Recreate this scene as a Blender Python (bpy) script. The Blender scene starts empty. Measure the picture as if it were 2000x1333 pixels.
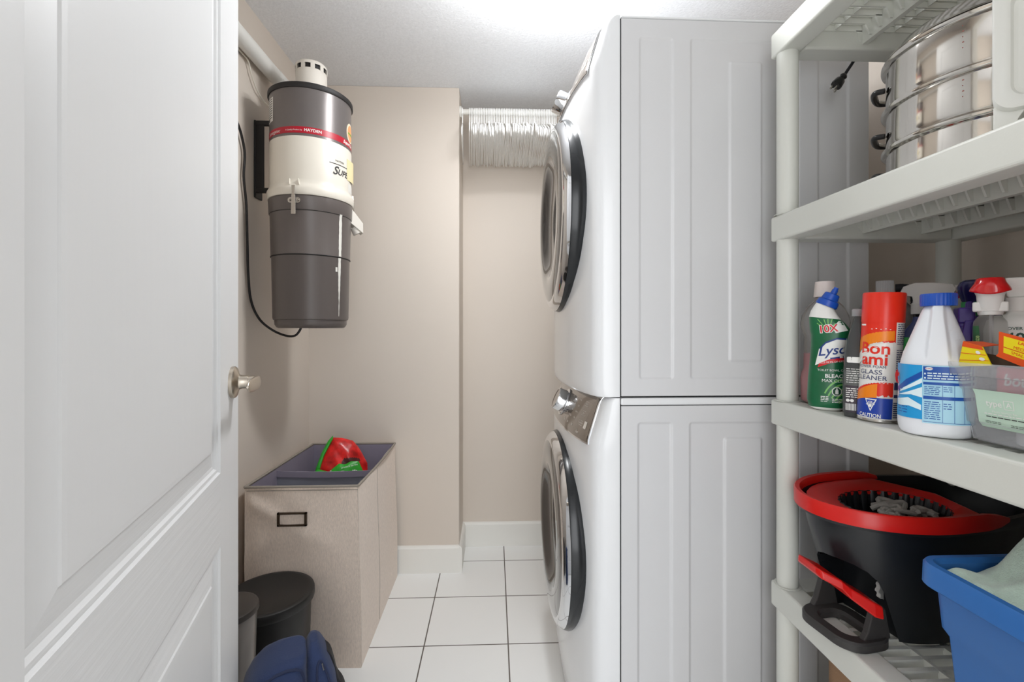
import bpy, bmesh, math, random
from math import sin, cos, pi, radians, sqrt, atan2
from mathutils import Vector, Matrix
from mathutils.bvhtree import BVHTree

SC = bpy.context.scene
COL = SC.collection
random.seed(7)

# ------------------------------------------------------------------ camera
F = 905.0                      # focal length in pixels of the 2000 px frame
TH = math.atan(35.0 / F)       # the camera looks a little to the right of the room's depth axis
CH = 1.15                      # eye height
HY = 643.0                     # horizon row
CT, ST = cos(TH), sin(TH)
cam = bpy.data.cameras.new('camera')
cam.sensor_width = 36.0
cam.lens = F / 2000.0 * 36.0
cam.shift_y = -(666.5 - HY) / 2000.0
cam.clip_start = 0.01
camo = bpy.data.objects.new('camera', cam)
camo.location = (0, 0, CH)
camo.rotation_euler = (pi / 2, 0, -TH)
COL.objects.link(camo)
SC.camera = camo

# ------------------------------------------------------------------ world, lamps, exposure
SC.view_settings.view_transform = 'Standard'
SC.view_settings.look = 'None'
SC.view_settings.exposure = 0.0
SC.view_settings.gamma = 1.0
SC.view_settings.use_curve_mapping = False
wd = bpy.data.worlds.new('world'); SC.world = wd
wd.use_nodes = True
wd.node_tree.nodes['Background'].inputs[0].default_value = (0.93, 0.96, 1.0, 1)
wd.node_tree.nodes['Background'].inputs[1].default_value = 1.1

def area(name, loc, rot, sx, sy, power, color=(1, 1, 1), shape='RECTANGLE'):
    l = bpy.data.lights.new(name, 'AREA'); l.shape = shape
    l.size = sx; l.size_y = sy; l.energy = power; l.color = color
    o = bpy.data.objects.new(name, l); o.location = loc; o.rotation_euler = rot
    COL.objects.link(o); return o
# ceiling lamp of the laundry room (just above the frame), and an added fill light in the hallway behind the camera
area('ceiling_lamp_down_light', (0.12, 1.38, 2.215), (0, 0, 0), 0.20, 0.20, 9, (0.97, 0.985, 1.0), 'DISK')
pl = bpy.data.lights.new('ceiling_lamp_light', 'POINT'); pl.energy = 8.5; pl.shadow_soft_size = 0.09; pl.color = (0.97, 0.985, 1.0)
plo = bpy.data.objects.new('ceiling_lamp_light', pl); plo.location = (0.12, 1.38, 2.09); COL.objects.link(plo)
area('hallway_fill_light', (-0.1, -1.6, 1.25), (radians(90), 0, radians(0)), 1.6, 2.1, 36, (0.97, 0.985, 1.0))
SC.cycles.diffuse_bounces = 8

def C2W(xc, yc): return (xc * CT + yc * ST, yc * CT - xc * ST)
def at(px, py, yc):
    xc = (px - 1000) / F * yc
    X, Y = C2W(xc, yc)
    return Vector((X, Y, CH - (py - HY) / F * yc))
def onz(px, py, z): return at(px, py, (CH - z) * F / (py - HY))
def onX(px, py, X):
    r = (px - 1000) / F
    return at(px, py, X / (r * CT + ST))
def onY(px, py, Y):
    r = (px - 1000) / F
    return at(px, py, Y / (CT - r * ST))

# ------------------------------------------------------------------ materials
def lin(c):
    out = []
    for v in c[:3]:
        v /= 255.0
        out.append(v / 12.92 if v <= 0.04045 else ((v + 0.055) / 1.055) ** 2.4)
    return (*out, 1.0)
MATS = {}
def mat(name, rgb=(200, 200, 200), rough=0.5, metal=0.0, spec=0.5, coat=0.0, trans=0.0, ior=1.45, alpha=1.0, bump=None, var=None, sheen=0.0, sss=0.0):
    """bump=(scale, strength, (sx,sy,sz));  var=(scale, amount, (sx,sy,sz)) gives a procedural tone variation"""
    if name in MATS: return MATS[name]
    m = bpy.data.materials.new(name); m.use_nodes = True
    nt = m.node_tree; b = nt.nodes['Principled BSDF']
    b.inputs['Base Color'].default_value = lin(rgb)
    b.inputs['Roughness'].default_value = rough
    b.inputs['Metallic'].default_value = metal
    b.inputs['Specular IOR Level'].default_value = spec
    b.inputs['Coat Weight'].default_value = coat
    b.inputs['Coat Roughness'].default_value = 0.06
    b.inputs['Transmission Weight'].default_value = trans
    b.inputs['IOR'].default_value = ior
    b.inputs['Alpha'].default_value = alpha
    b.inputs['Sheen Weight'].default_value = sheen
    tc = nt.nodes.new('ShaderNodeTexCoord')
    def noise(scale, st, detail=3):
        mp = nt.nodes.new('ShaderNodeMapping'); mp.inputs['Scale'].default_value = st
        nt.links.new(tc.outputs['Object'], mp.inputs['Vector'])
        n = nt.nodes.new('ShaderNodeTexNoise'); n.inputs['Scale'].default_value = scale
        n.inputs['Detail'].default_value = detail
        nt.links.new(mp.outputs[0], n.inputs['Vector']); return n
    if bump:
        n = noise(bump[0], bump[2] if len(bump) > 2 else (1, 1, 1))
        bp = nt.nodes.new('ShaderNodeBump'); bp.inputs['Strength'].default_value = bump[1]
        bp.inputs['Distance'].default_value = 0.002
        nt.links.new(n.outputs[0], bp.inputs['Height']); nt.links.new(bp.outputs[0], b.inputs['Normal'])
    if var is None: var = (3.0, 0.03)
    n = noise(var[0], var[2] if len(var) > 2 else (1, 1, 1))
    mx = nt.nodes.new('ShaderNodeMix'); mx.data_type = 'RGBA'; mx.blend_type = 'MULTIPLY'
    cr = nt.nodes.new('ShaderNodeMapRange')
    cr.inputs['From Min'].default_value = 0.3; cr.inputs['From Max'].default_value = 0.7
    cr.inputs['To Min'].default_value = 1 - var[1]; cr.inputs['To Max'].default_value = 1 + var[1]
    nt.links.new(n.outputs[0], cr.inputs['Value'])
    mx.inputs[0].default_value = 1.0
    mx.inputs[6].default_value = lin(rgb)
    nt.links.new(cr.outputs[0], mx.inputs[7])
    nt.links.new(mx.outputs[2], b.inputs['Base Color'])
    MATS[name] = m
    return m

# ------------------------------------------------------------------ mesh builder
class MB:
    def __init__(s): s.v = []; s.f = []; s.m = []; s.s = []
    def add(s, verts, faces, mi=0, smooth=False):
        o = len(s.v); s.v += [tuple(p) for p in verts]
        for f in faces:
            s.f.append([i + o for i in f]); s.m.append(mi); s.s.append(smooth)
        return s
    def box(s, x0, x1, y0, y1, z0, z1, mi=0):
        v = [(x, y, z) for x in (x0, x1) for y in (y0, y1) for z in (z0, z1)]
        return s.add(v, [(0, 1, 3, 2), (4, 6, 7, 5), (0, 4, 5, 1), (2, 3, 7, 6), (0, 2, 6, 4), (1, 5, 7, 3)], mi)
    def hexa(s, lo, hi, mi=0):
        """two quads of four points each"""
        v = list(lo) + list(hi)
        return s.add(v, [(3, 2, 1, 0), (4, 5, 6, 7), (0, 1, 5, 4), (1, 2, 6, 5), (2, 3, 7, 6), (3, 0, 4, 7)], mi)
    def loft(s, rings, mi=0, cap=(True, True), smooth=True, close=True, mis=None):
        n = len(rings[0]); v = [p for r in rings for p in r]
        o = len(s.v); s.v += [tuple(p) for p in v]
        for i in range(len(rings) - 1):
            m_ = mis[i] if mis else mi
            for j in range(n if close else n - 1):
                k = (j + 1) % n
                s.f.append([o + i * n + j, o + i * n + k, o + (i + 1) * n + k, o + (i + 1) * n + j]); s.m.append(m_); s.s.append(smooth)
        if close:
            if cap[0]: s.f.append([o + j for j in range(n - 1, -1, -1)]); s.m.append(mis[0] if mis else mi); s.s.append(False)
            if cap[1]: s.f.append([o + (len(rings) - 1) * n + j for j in range(n)]); s.m.append(mis[-1] if mis else mi); s.s.append(False)
        return s
    def lathe(s, prof, n=48, c=(0, 0, 0), frame=None, mi=0, mis=None, cap=(False, False), sx=1, sy=1):
        """prof: (radius, height) pairs; frame: 3 vectors (u, v, w) with w the axis"""
        u, v, w = frame if frame else (Vector((1, 0, 0)), Vector((0, 1, 0)), Vector((0, 0, 1)))
        c = Vector(c)
        rings = [[c + u * (r * sx * cos(2 * pi * j / n)) + v * (r * sy * sin(2 * pi * j / n)) + w * z for j in range(n)] for r, z in prof]
        return s.loft(rings, mi, cap, True, True, mis)
    def tube(s, pts, r, n=10, mi=0, cap=True, rs=None, flat=1.0):
        pts = [Vector(p) for p in pts]
        rings = []; up = None
        for i, p in enumerate(pts):
            t = (pts[min(i + 1, len(pts) - 1)] - pts[max(i - 1, 0)]).normalized()
            if up is None:
                up = Vector((0, 0, 1)) if abs(t.z) < 0.9 else Vector((1, 0, 0))
            a = t.cross(up)
            if a.length < 1e-6: a = t.cross(Vector((0, 1, 0)))
            a.normalize(); bb = a.cross(t).normalized(); up = bb
            rr = rs[i] if rs else r
            rings.append([p + a * (rr * cos(2 * pi * j / n)) + bb * (rr * flat * sin(2 * pi * j / n)) for j in range(n)])
        return s.loft(rings, mi, (cap, cap), True)
    def prism(s, poly, z0, z1, fn=None, mi=0, smooth=False):
        """poly in 2D, extruded from z0 to z1; fn(x,y,z) -> 3D"""
        fn = fn or (lambda x, y, z: (x, y, z))
        return s.loft([[fn(x, y, z0) for x, y in poly], [fn(x, y, z1) for x, y in poly]], mi, (True, True), smooth)
    def grid(s, fn, us, vs, mi=0, smooth=True, mfn=None):
        n = len(vs); o = len(s.v)
        for u in us:
            for v in vs: s.v.append(tuple(fn(u, v)))
        for i in range(len(us) - 1):
            for j in range(n - 1):
                s.f.append([o + i * n + j, o + (i + 1) * n + j, o + (i + 1) * n + j + 1, o + i * n + j + 1])
                s.m.append(mfn(us[i], vs[j]) if mfn else mi); s.s.append(smooth)
        return s
    def sphere(s, c, r, n=16, m=10, mi=0, sc=(1, 1, 1)):
        c = Vector(c)
        prof = [(max(1e-5, sin(pi * i / m)) * r, -cos(pi * i / m) * r) for i in range(m + 1)]
        rings = [[(c.x + q * cos(2 * pi * j / n) * sc[0], c.y + q * sin(2 * pi * j / n) * sc[1], c.z + z * sc[2]) for j in range(n)] for q, z in prof]
        return s.loft(rings, mi, (False, False), True)
    def mesh(s, name, mats):
        me = bpy.data.meshes.new(name); me.from_pydata(s.v, [], s.f)
        for m in mats: me.materials.append(m)
        me.polygons.foreach_set('material_index', s.m)
        me.polygons.foreach_set('use_smooth', s.s)
        bm = bmesh.new(); bm.from_mesh(me)
        bmesh.ops.recalc_face_normals(bm, faces=bm.faces); bm.to_mesh(me); bm.free()
        me.update(); return me

def lin_(a, b, n): return [a + (b - a) * i / (n - 1) for i in range(n)]
def obj(name, mb, mats, parent=None, bevel=0.0, seg=2, split=35, solid=0.0, sub=0):
    if not isinstance(mats, (list, tuple)): mats = [mats]
    o = bpy.data.objects.new(name, mb.mesh(name, mats) if isinstance(mb, MB) else mb)
    COL.objects.link(o)
    if parent: o.parent = parent
    if solid:
        q = o.modifiers.new('solid', 'SOLIDIFY'); q.thickness = solid; q.offset = 0
    if sub:
        q = o.modifiers.new('sub', 'SUBSURF'); q.levels = sub; q.render_levels = sub
    if bevel:
        q = o.modifiers.new('bevel', 'BEVEL'); q.width = bevel; q.segments = seg; q.limit_method = 'ANGLE'; q.angle_limit = radians(40)
    if split and any(p.use_smooth for p in o.data.polygons):
        q = o.modifiers.new('split', 'EDGE_SPLIT'); q.split_angle = radians(split)
    return o
def thing(name, label, cat, loc=(0, 0, 0), rz=0.0, group=None):
    o = bpy.data.objects.new(name, None); o.empty_display_size = 0.05
    o.location = loc; o.rotation_euler = (0, 0, rz); COL.objects.link(o)
    return tag(o, label, cat, group)
def tag(o, label, cat, group=None):
    o['label'] = label; o['category'] = cat
    if group: o['group'] = group
    return o
def struct(o): o['kind'] = 'structure'; return o

_tc = {}
def text2d(s, size, bold=0.0, shear=0.0, space=1.0, align='CENTER'):
    k = (s, bold, shear, space, align)
    if k not in _tc:
        cu = bpy.data.curves.new('t', 'FONT'); cu.body = s; cu.size = 1.0
        cu.align_x = align; cu.align_y = 'CENTER'; cu.offset = bold; cu.shear = shear; cu.space_character = space
        cu.resolution_u = 3
        o = bpy.data.objects.new('t', cu); COL.objects.link(o)
        dg = bpy.context.evaluated_depsgraph_get(); dg.update()
        me = bpy.data.meshes.new_from_object(o.evaluated_get(dg))
        _tc[k] = ([(v.co.x, v.co.y) for v in me.vertices], [list(p.vertices) for p in me.polygons])
        bpy.data.objects.remove(o); bpy.data.curves.remove(cu); bpy.data.meshes.remove(me)
    v, f = _tc[k]
    return [(x * size, y * size) for x, y in v], f
def put_text(mb, s, fn, x, y, size, mi=0, rot=0.0, sx=1.0, **kw):
    """fn(x, y) -> 3D point on the surface that carries the writing"""
    bo = kw.get('bold', 0)
    if 'M' in s: kw['bold'] = 0.0                  # the built-in face's M breaks when it is thickened
    elif .02 < bo < .05: kw['bold'] = .02
    v, f = text2d(s, size, **kw)
    c, q = cos(rot), sin(rot)
    mb.add([fn(x + a * sx * c - b * q, y + a * sx * q + b * c) for a, b in v], f, mi)
def put_poly(mb, poly, fn, mi=0, cuts=3):
    bm = bmesh.new()
    vs = [bm.verts.new((x, y, 0)) for x, y in poly]; bm.faces.new(vs)
    bmesh.ops.triangulate(bm, faces=bm.faces)
    for _ in range(cuts):
        bmesh.ops.subdivide_edges(bm, edges=[e for e in bm.edges], cuts=1, use_grid_fill=True)
    bm.verts.ensure_lookup_table(); bm.verts.index_update()
    mb.add([fn(v.co.x, v.co.y) for v in bm.verts], [[v.index for v in f.verts] for f in bm.faces], mi, True)
    bm.free()
def put_rect(mb, x0, x1, y0, y1, fn, mi=0, nx=8, ny=8):
    mb.grid(lambda a, b: fn(a, b), lin_(x0, x1, nx), lin_(y0, y1, ny), mi)
def ell(cx, cy, rx, ry, n=24, a0=0): return [(cx + rx * cos(a0 + 2 * pi * i / n), cy + ry * sin(a0 + 2 * pi * i / n)) for i in range(n)]
def rrect(x0, x1, y0, y1, r, n=5):
    out = []
    for cx, cy, a in ((x1 - r, y1 - r, 0), (x0 + r, y1 - r, pi / 2), (x0 + r, y0 + r, pi), (x1 - r, y0 + r, 3 * pi / 2)):
        for i in range(n + 1):
            t = a + pi / 2 * i / n; out.append((cx + r * cos(t), cy + r * sin(t)))
    return out
def spline(pts, n=8):
    pts = [Vector(p) for p in pts]; out = []
    for i in range(len(pts) - 1):
        p0 = pts[max(i - 1, 0)]; p1 = pts[i]; p2 = pts[i + 1]; p3 = pts[min(i + 2, len(pts) - 1)]
        for k in range(n):
            t = k / n
            out.append(0.5 * ((2 * p1) + (p2 - p0) * t + (2 * p0 - 5 * p1 + 4 * p2 - p3) * t * t + (3 * p1 - p0 - 3 * p2 + p3) * t ** 3))
    out.append(pts[-1]); return out
def interp(tab, x):
    if x <= tab[0][0]: return tab[0][1]
    for (a, b), (c, d) in zip(tab, tab[1:]):
        if x <= c: return b + (d - b) * (x - a) / (c - a)
    return tab[-1][1]
def sstep(t): t = max(0, min(1, t)); return t * t * (3 - 2 * t)

# ------------------------------------------------------------------ the room
WL, WR, WB, WRET, WREC, HC = -0.8666, 1.16, 2.205, -0.165, 2.465, 2.295
YF0, YF1 = 0.08, 0.19
M_wall = mat('wall_paint', (214, 204, 193), 0.55, bump=(220, 0.06), var=(2, 0.012))
M_trim = mat('trim_paint', (232, 231, 226), 0.4, var=(3, 0.01))
M_ceil = mat('ceiling_stipple', (232, 234, 237), 0.8, bump=(130, 0.9), var=(120, 0.04))

def floor_mat():
    m = bpy.data.materials.new('floor_tiles'); m.use_nodes = True; nt = m.node_tree; b = nt.nodes['Principled BSDF']
    tc = nt.nodes.new('ShaderNodeTexCoord'); sp = nt.nodes.new('ShaderNodeSeparateXYZ')
    nt.links.new(tc.outputs['Object'], sp.inputs[0])
    def line(sock, off, pitch, w):
        a = nt.nodes.new('ShaderNodeMath'); a.operation = 'SUBTRACT'; a.inputs[1].default_value = off
        d = nt.nodes.new('ShaderNodeMath'); d.operation = 'DIVIDE'; d.inputs[1].default_value = pitch
        f = nt.nodes.new('ShaderNodeMath'); f.operation = 'FRACT'
        s = nt.nodes.new('ShaderNodeMath'); s.operation = 'PINGPONG'; s.inputs[1].default_value = 0.5
        l = nt.nodes.new('ShaderNodeMapRange'); l.inputs['From Min'].default_value = w / pitch * 0.35; l.inputs['From Max'].default_value = w / pitch * 0.7
        nt.links.new(sock, a.inputs[0]); nt.links.new(a.outputs[0], d.inputs[0]); nt.links.new(d.outputs[0], s.inputs[0])
        nt.links.new(s.outputs[0], l.inputs['Value']); return l.outputs[0]
    gx = onz(988.3, 1164.6, 0).x; gy = onz(988.3, 1164.6, 0).y
    lx = line(sp.outputs['X'], gx, 0.305, 0.0042); ly = line(sp.outputs['Y'], gy, 0.305, 0.0042)
    mn = nt.nodes.new('ShaderNodeMath'); mn.operation = 'MINIMUM'
    nt.links.new(lx, mn.inputs[0]); nt.links.new(ly, mn.inputs[1])
    mx = nt.nodes.new('ShaderNodeMix'); mx.data_type = 'RGBA'
    mx.inputs[6].default_value = lin((98, 90, 84)); mx.inputs[7].default_value = lin((240, 241, 240))
    nt.links.new(mn.outputs[0], mx.inputs[0]); nt.links.new(mx.outputs[2], b.inputs['Base Color'])
    r = nt.nodes.new('ShaderNodeMapRange'); r.inputs['To Min'].default_value = 0.8; r.inputs['To Max'].default_value = 0.28
    nt.links.new(mn.outputs[0], r.inputs['Value']); nt.links.new(r.outputs[0], b.inputs['Roughness'])
    bp = nt.nodes.new('ShaderNodeBump'); bp.inputs['Distance'].default_value = 0.001; bp.inputs['Strength'].default_value = 0.6
    nt.links.new(mn.outputs[0], bp.inputs['Height']); nt.links.new(bp.outputs[0], b.inputs['Normal'])
    return m
struct(obj('floor', MB().box(-1.7, 1.9, -2.0, 2.6, -0.05, 0), floor_mat()))
struct(obj('ceiling', MB().box(WL - .1, WR + .1, YF0, 2.6, HC, HC + .05), M_ceil))
struct(obj('ceiling_hall', MB().box(-1.7, 1.9, -2.0, YF0, HC, HC + .05), M_ceil))
struct(obj('wall_left', MB().box(WL - .1, WL, YF0, WB, 0, HC), M_wall))
struct(obj('wall_back', MB().box(WL - .1, WRET, WB, WREC + .1, 0, HC), M_wall, bevel=.004))
struct(obj('wall_recess', MB().box(WRET, WR + .1, WREC, WREC + .1, 0, HC), M_wall))
struct(obj('wall_right', MB().box(WR, WR + .1, YF0, WREC, 0, HC), M_wall))
DX0, DX1, DH = -0.335, 0.51, 2.06
struct(obj('wall_front', MB().box(WL - .1, DX0 - .02, YF0, YF1, 0, HC).box(DX1 + .02, WR + .1, YF0, YF1, 0, HC).box(DX0 - .02, DX1 + .02, YF0, YF1, DH + .02, HC), M_wall))
struct(obj('trim_1', MB().box(DX0 - .02, DX0, YF0 - .003, YF1 + .003, 0, DH).box(DX1, DX1 + .02, YF0 - .003, YF1 + .003, 0, DH).box(DX0 - .02, DX1 + .02, YF0 - .003, YF1 + .003, DH, DH + .02)
            .box(DX0 - .08, DX0 - .012, YF0 - .018, YF0, 0, DH + .07).box(DX1 + .012, DX1 + .08, YF0 - .018, YF0, 0, DH + .07), M_trim))
struct(obj('wall_hall_left', MB().box(-1.7, -1.6, -2.0, YF0, 0, HC), M_wall))
struct(obj('wall_hall_right', MB().box(1.8, 1.9, -2.0, YF0, 0, HC), M_wall))
# baseboards with an eased top edge
BH, BT = 0.127, 0.014
def baseboard(name, p, q, nrm):
    p, q, nrm = Vector(p), Vector(q), Vector(nrm)
    prof = [(0, 0), (BT, 0), (BT, BH - .012), (BT - .006, BH - .002), (0, BH)]
    return struct(obj(name, MB().loft([[tuple(e + nrm * a + Vector((0, 0, z))) for a, z in prof] for e in (p, q)], smooth=False), M_trim))
baseboard('baseboard_back', (WL, WB, 0), (WRET, WB, 0), (0, -1, 0))
baseboard('baseboard_return', (WRET, WB - BT, 0), (WRET, WREC, 0), (1, 0, 0))
baseboard('baseboard_recess', (WRET, WREC, 0), (WR, WREC, 0), (0, -1, 0))
baseboard('baseboard_left', (WL, YF1, 0), (WL, WB - BT, 0), (1, 0, 0))
baseboard('baseboard_right', (WR, YF1, 0), (WR, WREC - BT, 0), (-1, 0, 0))

# ceiling lamp: round flush fixture, just out of the frame
t = thing('ceiling_light', 'round white flush ceiling light above the washer', 'light', (0.12, 1.38, HC))
obj('mount', MB().lathe([(.001, 0), (.10, 0), (.10, -.02), (.001, -.02)], 40), mat('lamp_rim', (230, 230, 228), .4), t)
EM = bpy.data.materials.new('lamp_glass'); EM.use_nodes = True
EM.node_tree.nodes['Principled BSDF'].inputs['Emission Color'].default_value = (1, .97, .93, 1)
EM.node_tree.nodes['Principled BSDF'].inputs['Emission Strength'].default_value = 3.0
obj('diffuser', MB().lathe([(.095, -.021), (.09, -.035), (.07, -.045), (.03, -.05), (.001, -.051)], 40), EM, t)

# ------------------------------------------------------------------ the white door, swung into the room
DW, DHT = 0.81, 2.03
P_free = Vector((*C2W(-0.591 * 0.99, 0.99), 0))
dd = Vector((*C2W(-0.324, 0.946), 0)); dd.normalize()
hinge = P_free - dd * DW
door = bpy.data.objects.new('door_1', None); door.location = (hinge.x, hinge.y, 0.012)
door.rotation_euler = (0, 0, atan2(dd.y, dd.x)); COL.objects.link(door); struct(door)
door['label'] = 'white moulded two panel door swung open on the left'
M_doorv = mat('door_paint_vertical_grain', (226, 227, 228), 0.42, bump=(60, 0.22, (1, 1, .03)), var=(3, .01))
M_doorh = mat('door_paint_rail_grain', (226, 227, 228), 0.42, bump=(90, 0.5, (.03, 1, 1)), var=(3, .01))
M_nickel = mat('brushed_nickel', (196, 186, 172), 0.3, metal=1.0, bump=(300, .05, (1, 1, .05)))
XL, XR = 0.13, 0.671
zr = [0.0, 0.215, 0.735, 0.871, 1.91, DHT]
mb = MB()
def q(x0, x1, z0, z1, mi, y=0): mb.add([(x0, y, z0), (x1, y, z0), (x1, y, z1), (x0, y, z1)], [(0, 1, 2, 3)], mi)
q(0, XL, 0, DHT, 0); q(XR, DW, 0, DHT, 0)
q(XL, XR, zr[0], zr[1], 1); q(XL, XR, zr[2], zr[3], 1); q(XL, XR, zr[4], zr[5], 1)
rings = [(0, 0), (.0025, .004), (.008, .0045), (.0115, .0085), (.017, .0095), (.048, .0035), (.050, .0015), (.058, .001)]
for z0, z1 in ((zr[1], zr[2]), (zr[3], zr[4])):
    for (a, da), (b_, db) in zip(rings, rings[1:]):
        o = [(XL + a, da, z0 + a), (XR - a, da, z0 + a), (XR - a, da, z1 - a), (XL + a, da, z1 - a)]
        i = [(XL + b_, db, z0 + b_), (XR - b_, db, z0 + b_), (XR - b_, db, z1 - b_), (XL + b_, db, z1 - b_)]
        for k in range(4):
            n = (k + 1) % 4
            mb.add([o[k], o[n], i[n], i[k]], [(0, 1, 2, 3)], 0 if k % 2 else 1)
    a, da = rings[-1]
    q(XL + a, XR - a, z0 + a, z1 - a, 0, da)
T = 0.035
mb.add([(0, T, 0), (DW, T, 0), (DW, T, DHT), (0, T, DHT), (0, 0, 0), (DW, 0, 0), (DW, 0, DHT), (0, 0, DHT)],
       [(0, 1, 2, 3), (0, 4, 5, 1), (3, 2, 6, 7), (0, 3, 7, 4), (1, 5, 6, 2)], 0)
obj('door_slab', mb, [M_doorv, M_doorh], door)
hx, hz = DW - 0.054, 1.03
fr = (Vector((1, 0, 0)), Vector((0, 0, 1)), Vector((0, -1, 0)))
h = obj('door_handle', MB().lathe([(.001, 0), (.032, 0), (.032, .006), (.0295, .0085), (.022, .010), (.015, .014), (.0135, .019), (.0135, .030), (.012, .030), (.012, .046), (.001, .046)], 40, (hx, 0, hz), fr), M_nickel, door)
hb = MB()
rr_ = []
for s_, w_, th_ in ((.008, .008, .004), (.004, .013, .005), (-.012, .0150, .005), (-.04, .0145, .0045), (-.075, .012, .0035), (-.092, .008, .003), (-.097, .002, .002)):
    rr_.append([Vector((hx + s_, -.047 + th_ * sin(a) + .05 * abs(s_) * .1, hz - .001 + w_ * cos(a))) for a in [2 * pi * k / 20 for k in range(20)]])
hb.loft(rr_)
obj('lever', hb, M_nickel, h)
obj('latch_plate', MB().box(DW, DW + .0015, .006, .029, hz - .028, hz + .028), M_nickel, door)
for zz in (0.2, 1.0, 1.8):
    obj('hinge', MB().lathe([(.001, 0), (.006, 0), (.006, .09), (.001, .09)], 12, (-.004, -.004, zz)), M_nickel, door)

# ------------------------------------------------------------------ stacked laundry machines
M_enamel = mat('white_enamel', (226, 227, 228), 0.22, coat=.3, var=(1.5, .006))
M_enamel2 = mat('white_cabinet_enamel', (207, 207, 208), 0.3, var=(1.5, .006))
M_gap = mat('dark_seam', (60, 60, 62), .7)
M_gasket = mat('black_ring_plastic', (30, 32, 34), .22)
M_chrome = mat('polished_chrome', (225, 226, 228), .06, metal=1.0)
M_glass_door = mat('smoked_door_glass', (84, 83, 83), .05, metal=.7, coat=.6)
M_panelgloss = mat('taupe_control_glass', (128, 116, 104), .12, metal=.35, coat=.7)
M_mark = mat('pale_panel_lettering', (222, 216, 206), .5)
MYAW = 0.008
MC = Vector((*C2W((1212 - 1000) / F * 1.16, 1.16), 0))     # near left bottom corner of the cabinet side
MW, MD = 0.686, 0.645
CURVE = [(0, 0), (0, .03), (.003, .044), (.012, .058), (.03, .067), (.07, .078), (.14, .090), (.22, .098), (.30, .1015), (.343, .102)]
CURVE += [(MW - a, b) for a, b in CURVE[-2::-1]]
def off_at(v):
    v = max(0, min(MW, v)); w = min(v, MW - v)
    tab = [(0, .030), (.003, .044), (.012, .058), (.03, .067), (.07, .078), (.14, .090), (.22, .098), (.30, .1015), (.343, .102)]
    return interp(tab, w)
def machine(name, label, z0, H, doorz, is_washer):
    t = thing(name, label, 'washing machine' if is_washer else 'dryer', (MC.x, MC.y, z0), MYAW)
    ptab = [(0, .80), (.04, .86), (.12, .98), (.2, 1.0), (H - .13, 1.0), (H - .11, .97), (H - .02, .58), (H - .008, .50), (H - .002, .40), (H, .30)] if is_washer else \
           [(0, .93), (.006, .98), (.02, 1.0), (H - .13, 1.0), (H - .11, .97), (H - .02, .58), (H - .008, .50), (H - .002, .38), (H, .25)]
    P = lambda z: interp(ptab, z)
    # front shell
    zs = sorted(set([0, .003, .006, .02, .04, .08, .12, .2] + lin_(.2, H - .13, 12) + [H - .12, H - .11, H - .08, H - .05, H - .02, H - .012, H - .008, H - .004, H - .002, H]))
    b = MB()
    rings = [[(-o * P(z) - .0015, v, z) for v, o in CURVE] for z in zs]
    b.loft(rings, 0, (False, False), True, close=False)
    for zz, rev in ((zs[0], 0), (zs[-1], -1)):
        b.add(rings[rev], [list(range(len(CURVE)))], 0)
    front = obj('front_panel', b, M_enamel, t, split=50)
    # cabinet side with pressed ribs
    yc0 = 1.16
    def lx(px):                                  # local x of a picture column on the near side
        r = (px - 1000) / F; tt = 0
        for _ in range(12):
            w = MC + Vector((cos(MYAW), sin(MYAW), 0)) * tt
            xc = w.x * CT - w.y * ST; yc = w.x * ST + w.y * CT
            tt += (r * yc - xc)
        return tt
    top = H - (.020 if is_washer else .008)
    if is_washer:
        R = [(lx(1244), lx(1315), .1, H - .060, -1), (lx(1345), lx(1563), .1, H - .060, -1), (lx(1413), lx(1491), .14, H - .100, 1), (lx(1596), lx(1660), .1, H - .060, -1)]
    else:
        R = [(lx(1247), lx(1317), .042, H - .052, -1), (lx(1347), lx(1563), .042, H - .052, -1), (lx(1423), lx(1491), .085, H - .105, 1), (lx(1596), lx(1660), .042, H - .052, -1)]
    def sdf(x, z, r):
        cx, cz = (r[0] + r[1]) / 2, (r[2] + r[3]) / 2; hx_, hz_ = (r[1] - r[0]) / 2 - .01, (r[3] - r[2]) / 2 - .01
        dx, dz = abs(x - cx) - hx_, abs(z - cz) - hz_
        return sqrt(max(dx, 0) ** 2 + max(dz, 0) ** 2) + min(max(dx, dz), 0) - .01
    def depth(x, z):
        h_ = 0
        for r in R:
            h_ += r[4] * (.0042 if is_washer else .003) * sstep(-sdf(x, z, r) / .008)
        return -h_ * 1.0
    xs = set([0.002, MD]); zz = set([0.002, top])
    for r in R:
        for e in r[:2]:
            for k in range(-1, 10): xs.add(round(e + (k * .0016) * (1 if e == r[0] else -1), 5))
        for e in r[2:4]:
            for k in range(-1, 10): zz.add(round(e + (k * .0016) * (1 if e == r[2] else -1), 5))
    for k in range(20): xs.add(MD * (k + .5) / 20.5)
    for k in range(30): zz.add(top * (k + .5) / 30.5)
    xs = sorted(x for x in xs if .002 <= x <= MD); zz = sorted(z for z in zz if .002 <= z <= top)
    b = MB().grid(lambda x, z: (x, depth(x, z), z), xs, zz, 0, True)
    b.box(.004, MD - .001, .012, MW - .002, .002, top - .001, 0)
    for x0 in (.002, MD):
        b.add([(x0, 0, .002), (x0, .02, .002), (x0, .02, top), (x0, 0, top)], [(0, 1, 2, 3)])
    b.add([(.002, 0, .002), (MD, 0, .002), (MD, .02, .002), (.002, .02, .002)], [(0, 1, 2, 3)])
    b.add([(.002, 0, top), (MD, 0, top), (MD, .02, top), (.002, .02, top)], [(0, 1, 2, 3)])
    obj('cabinet', b, M_enamel2, t, split=0)
    b = MB().box(.001, MD, -.0005, MW + .0005, top + .0018, H)
    obj('top_panel', b, M_enamel, t, bevel=.004, seg=3)
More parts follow.
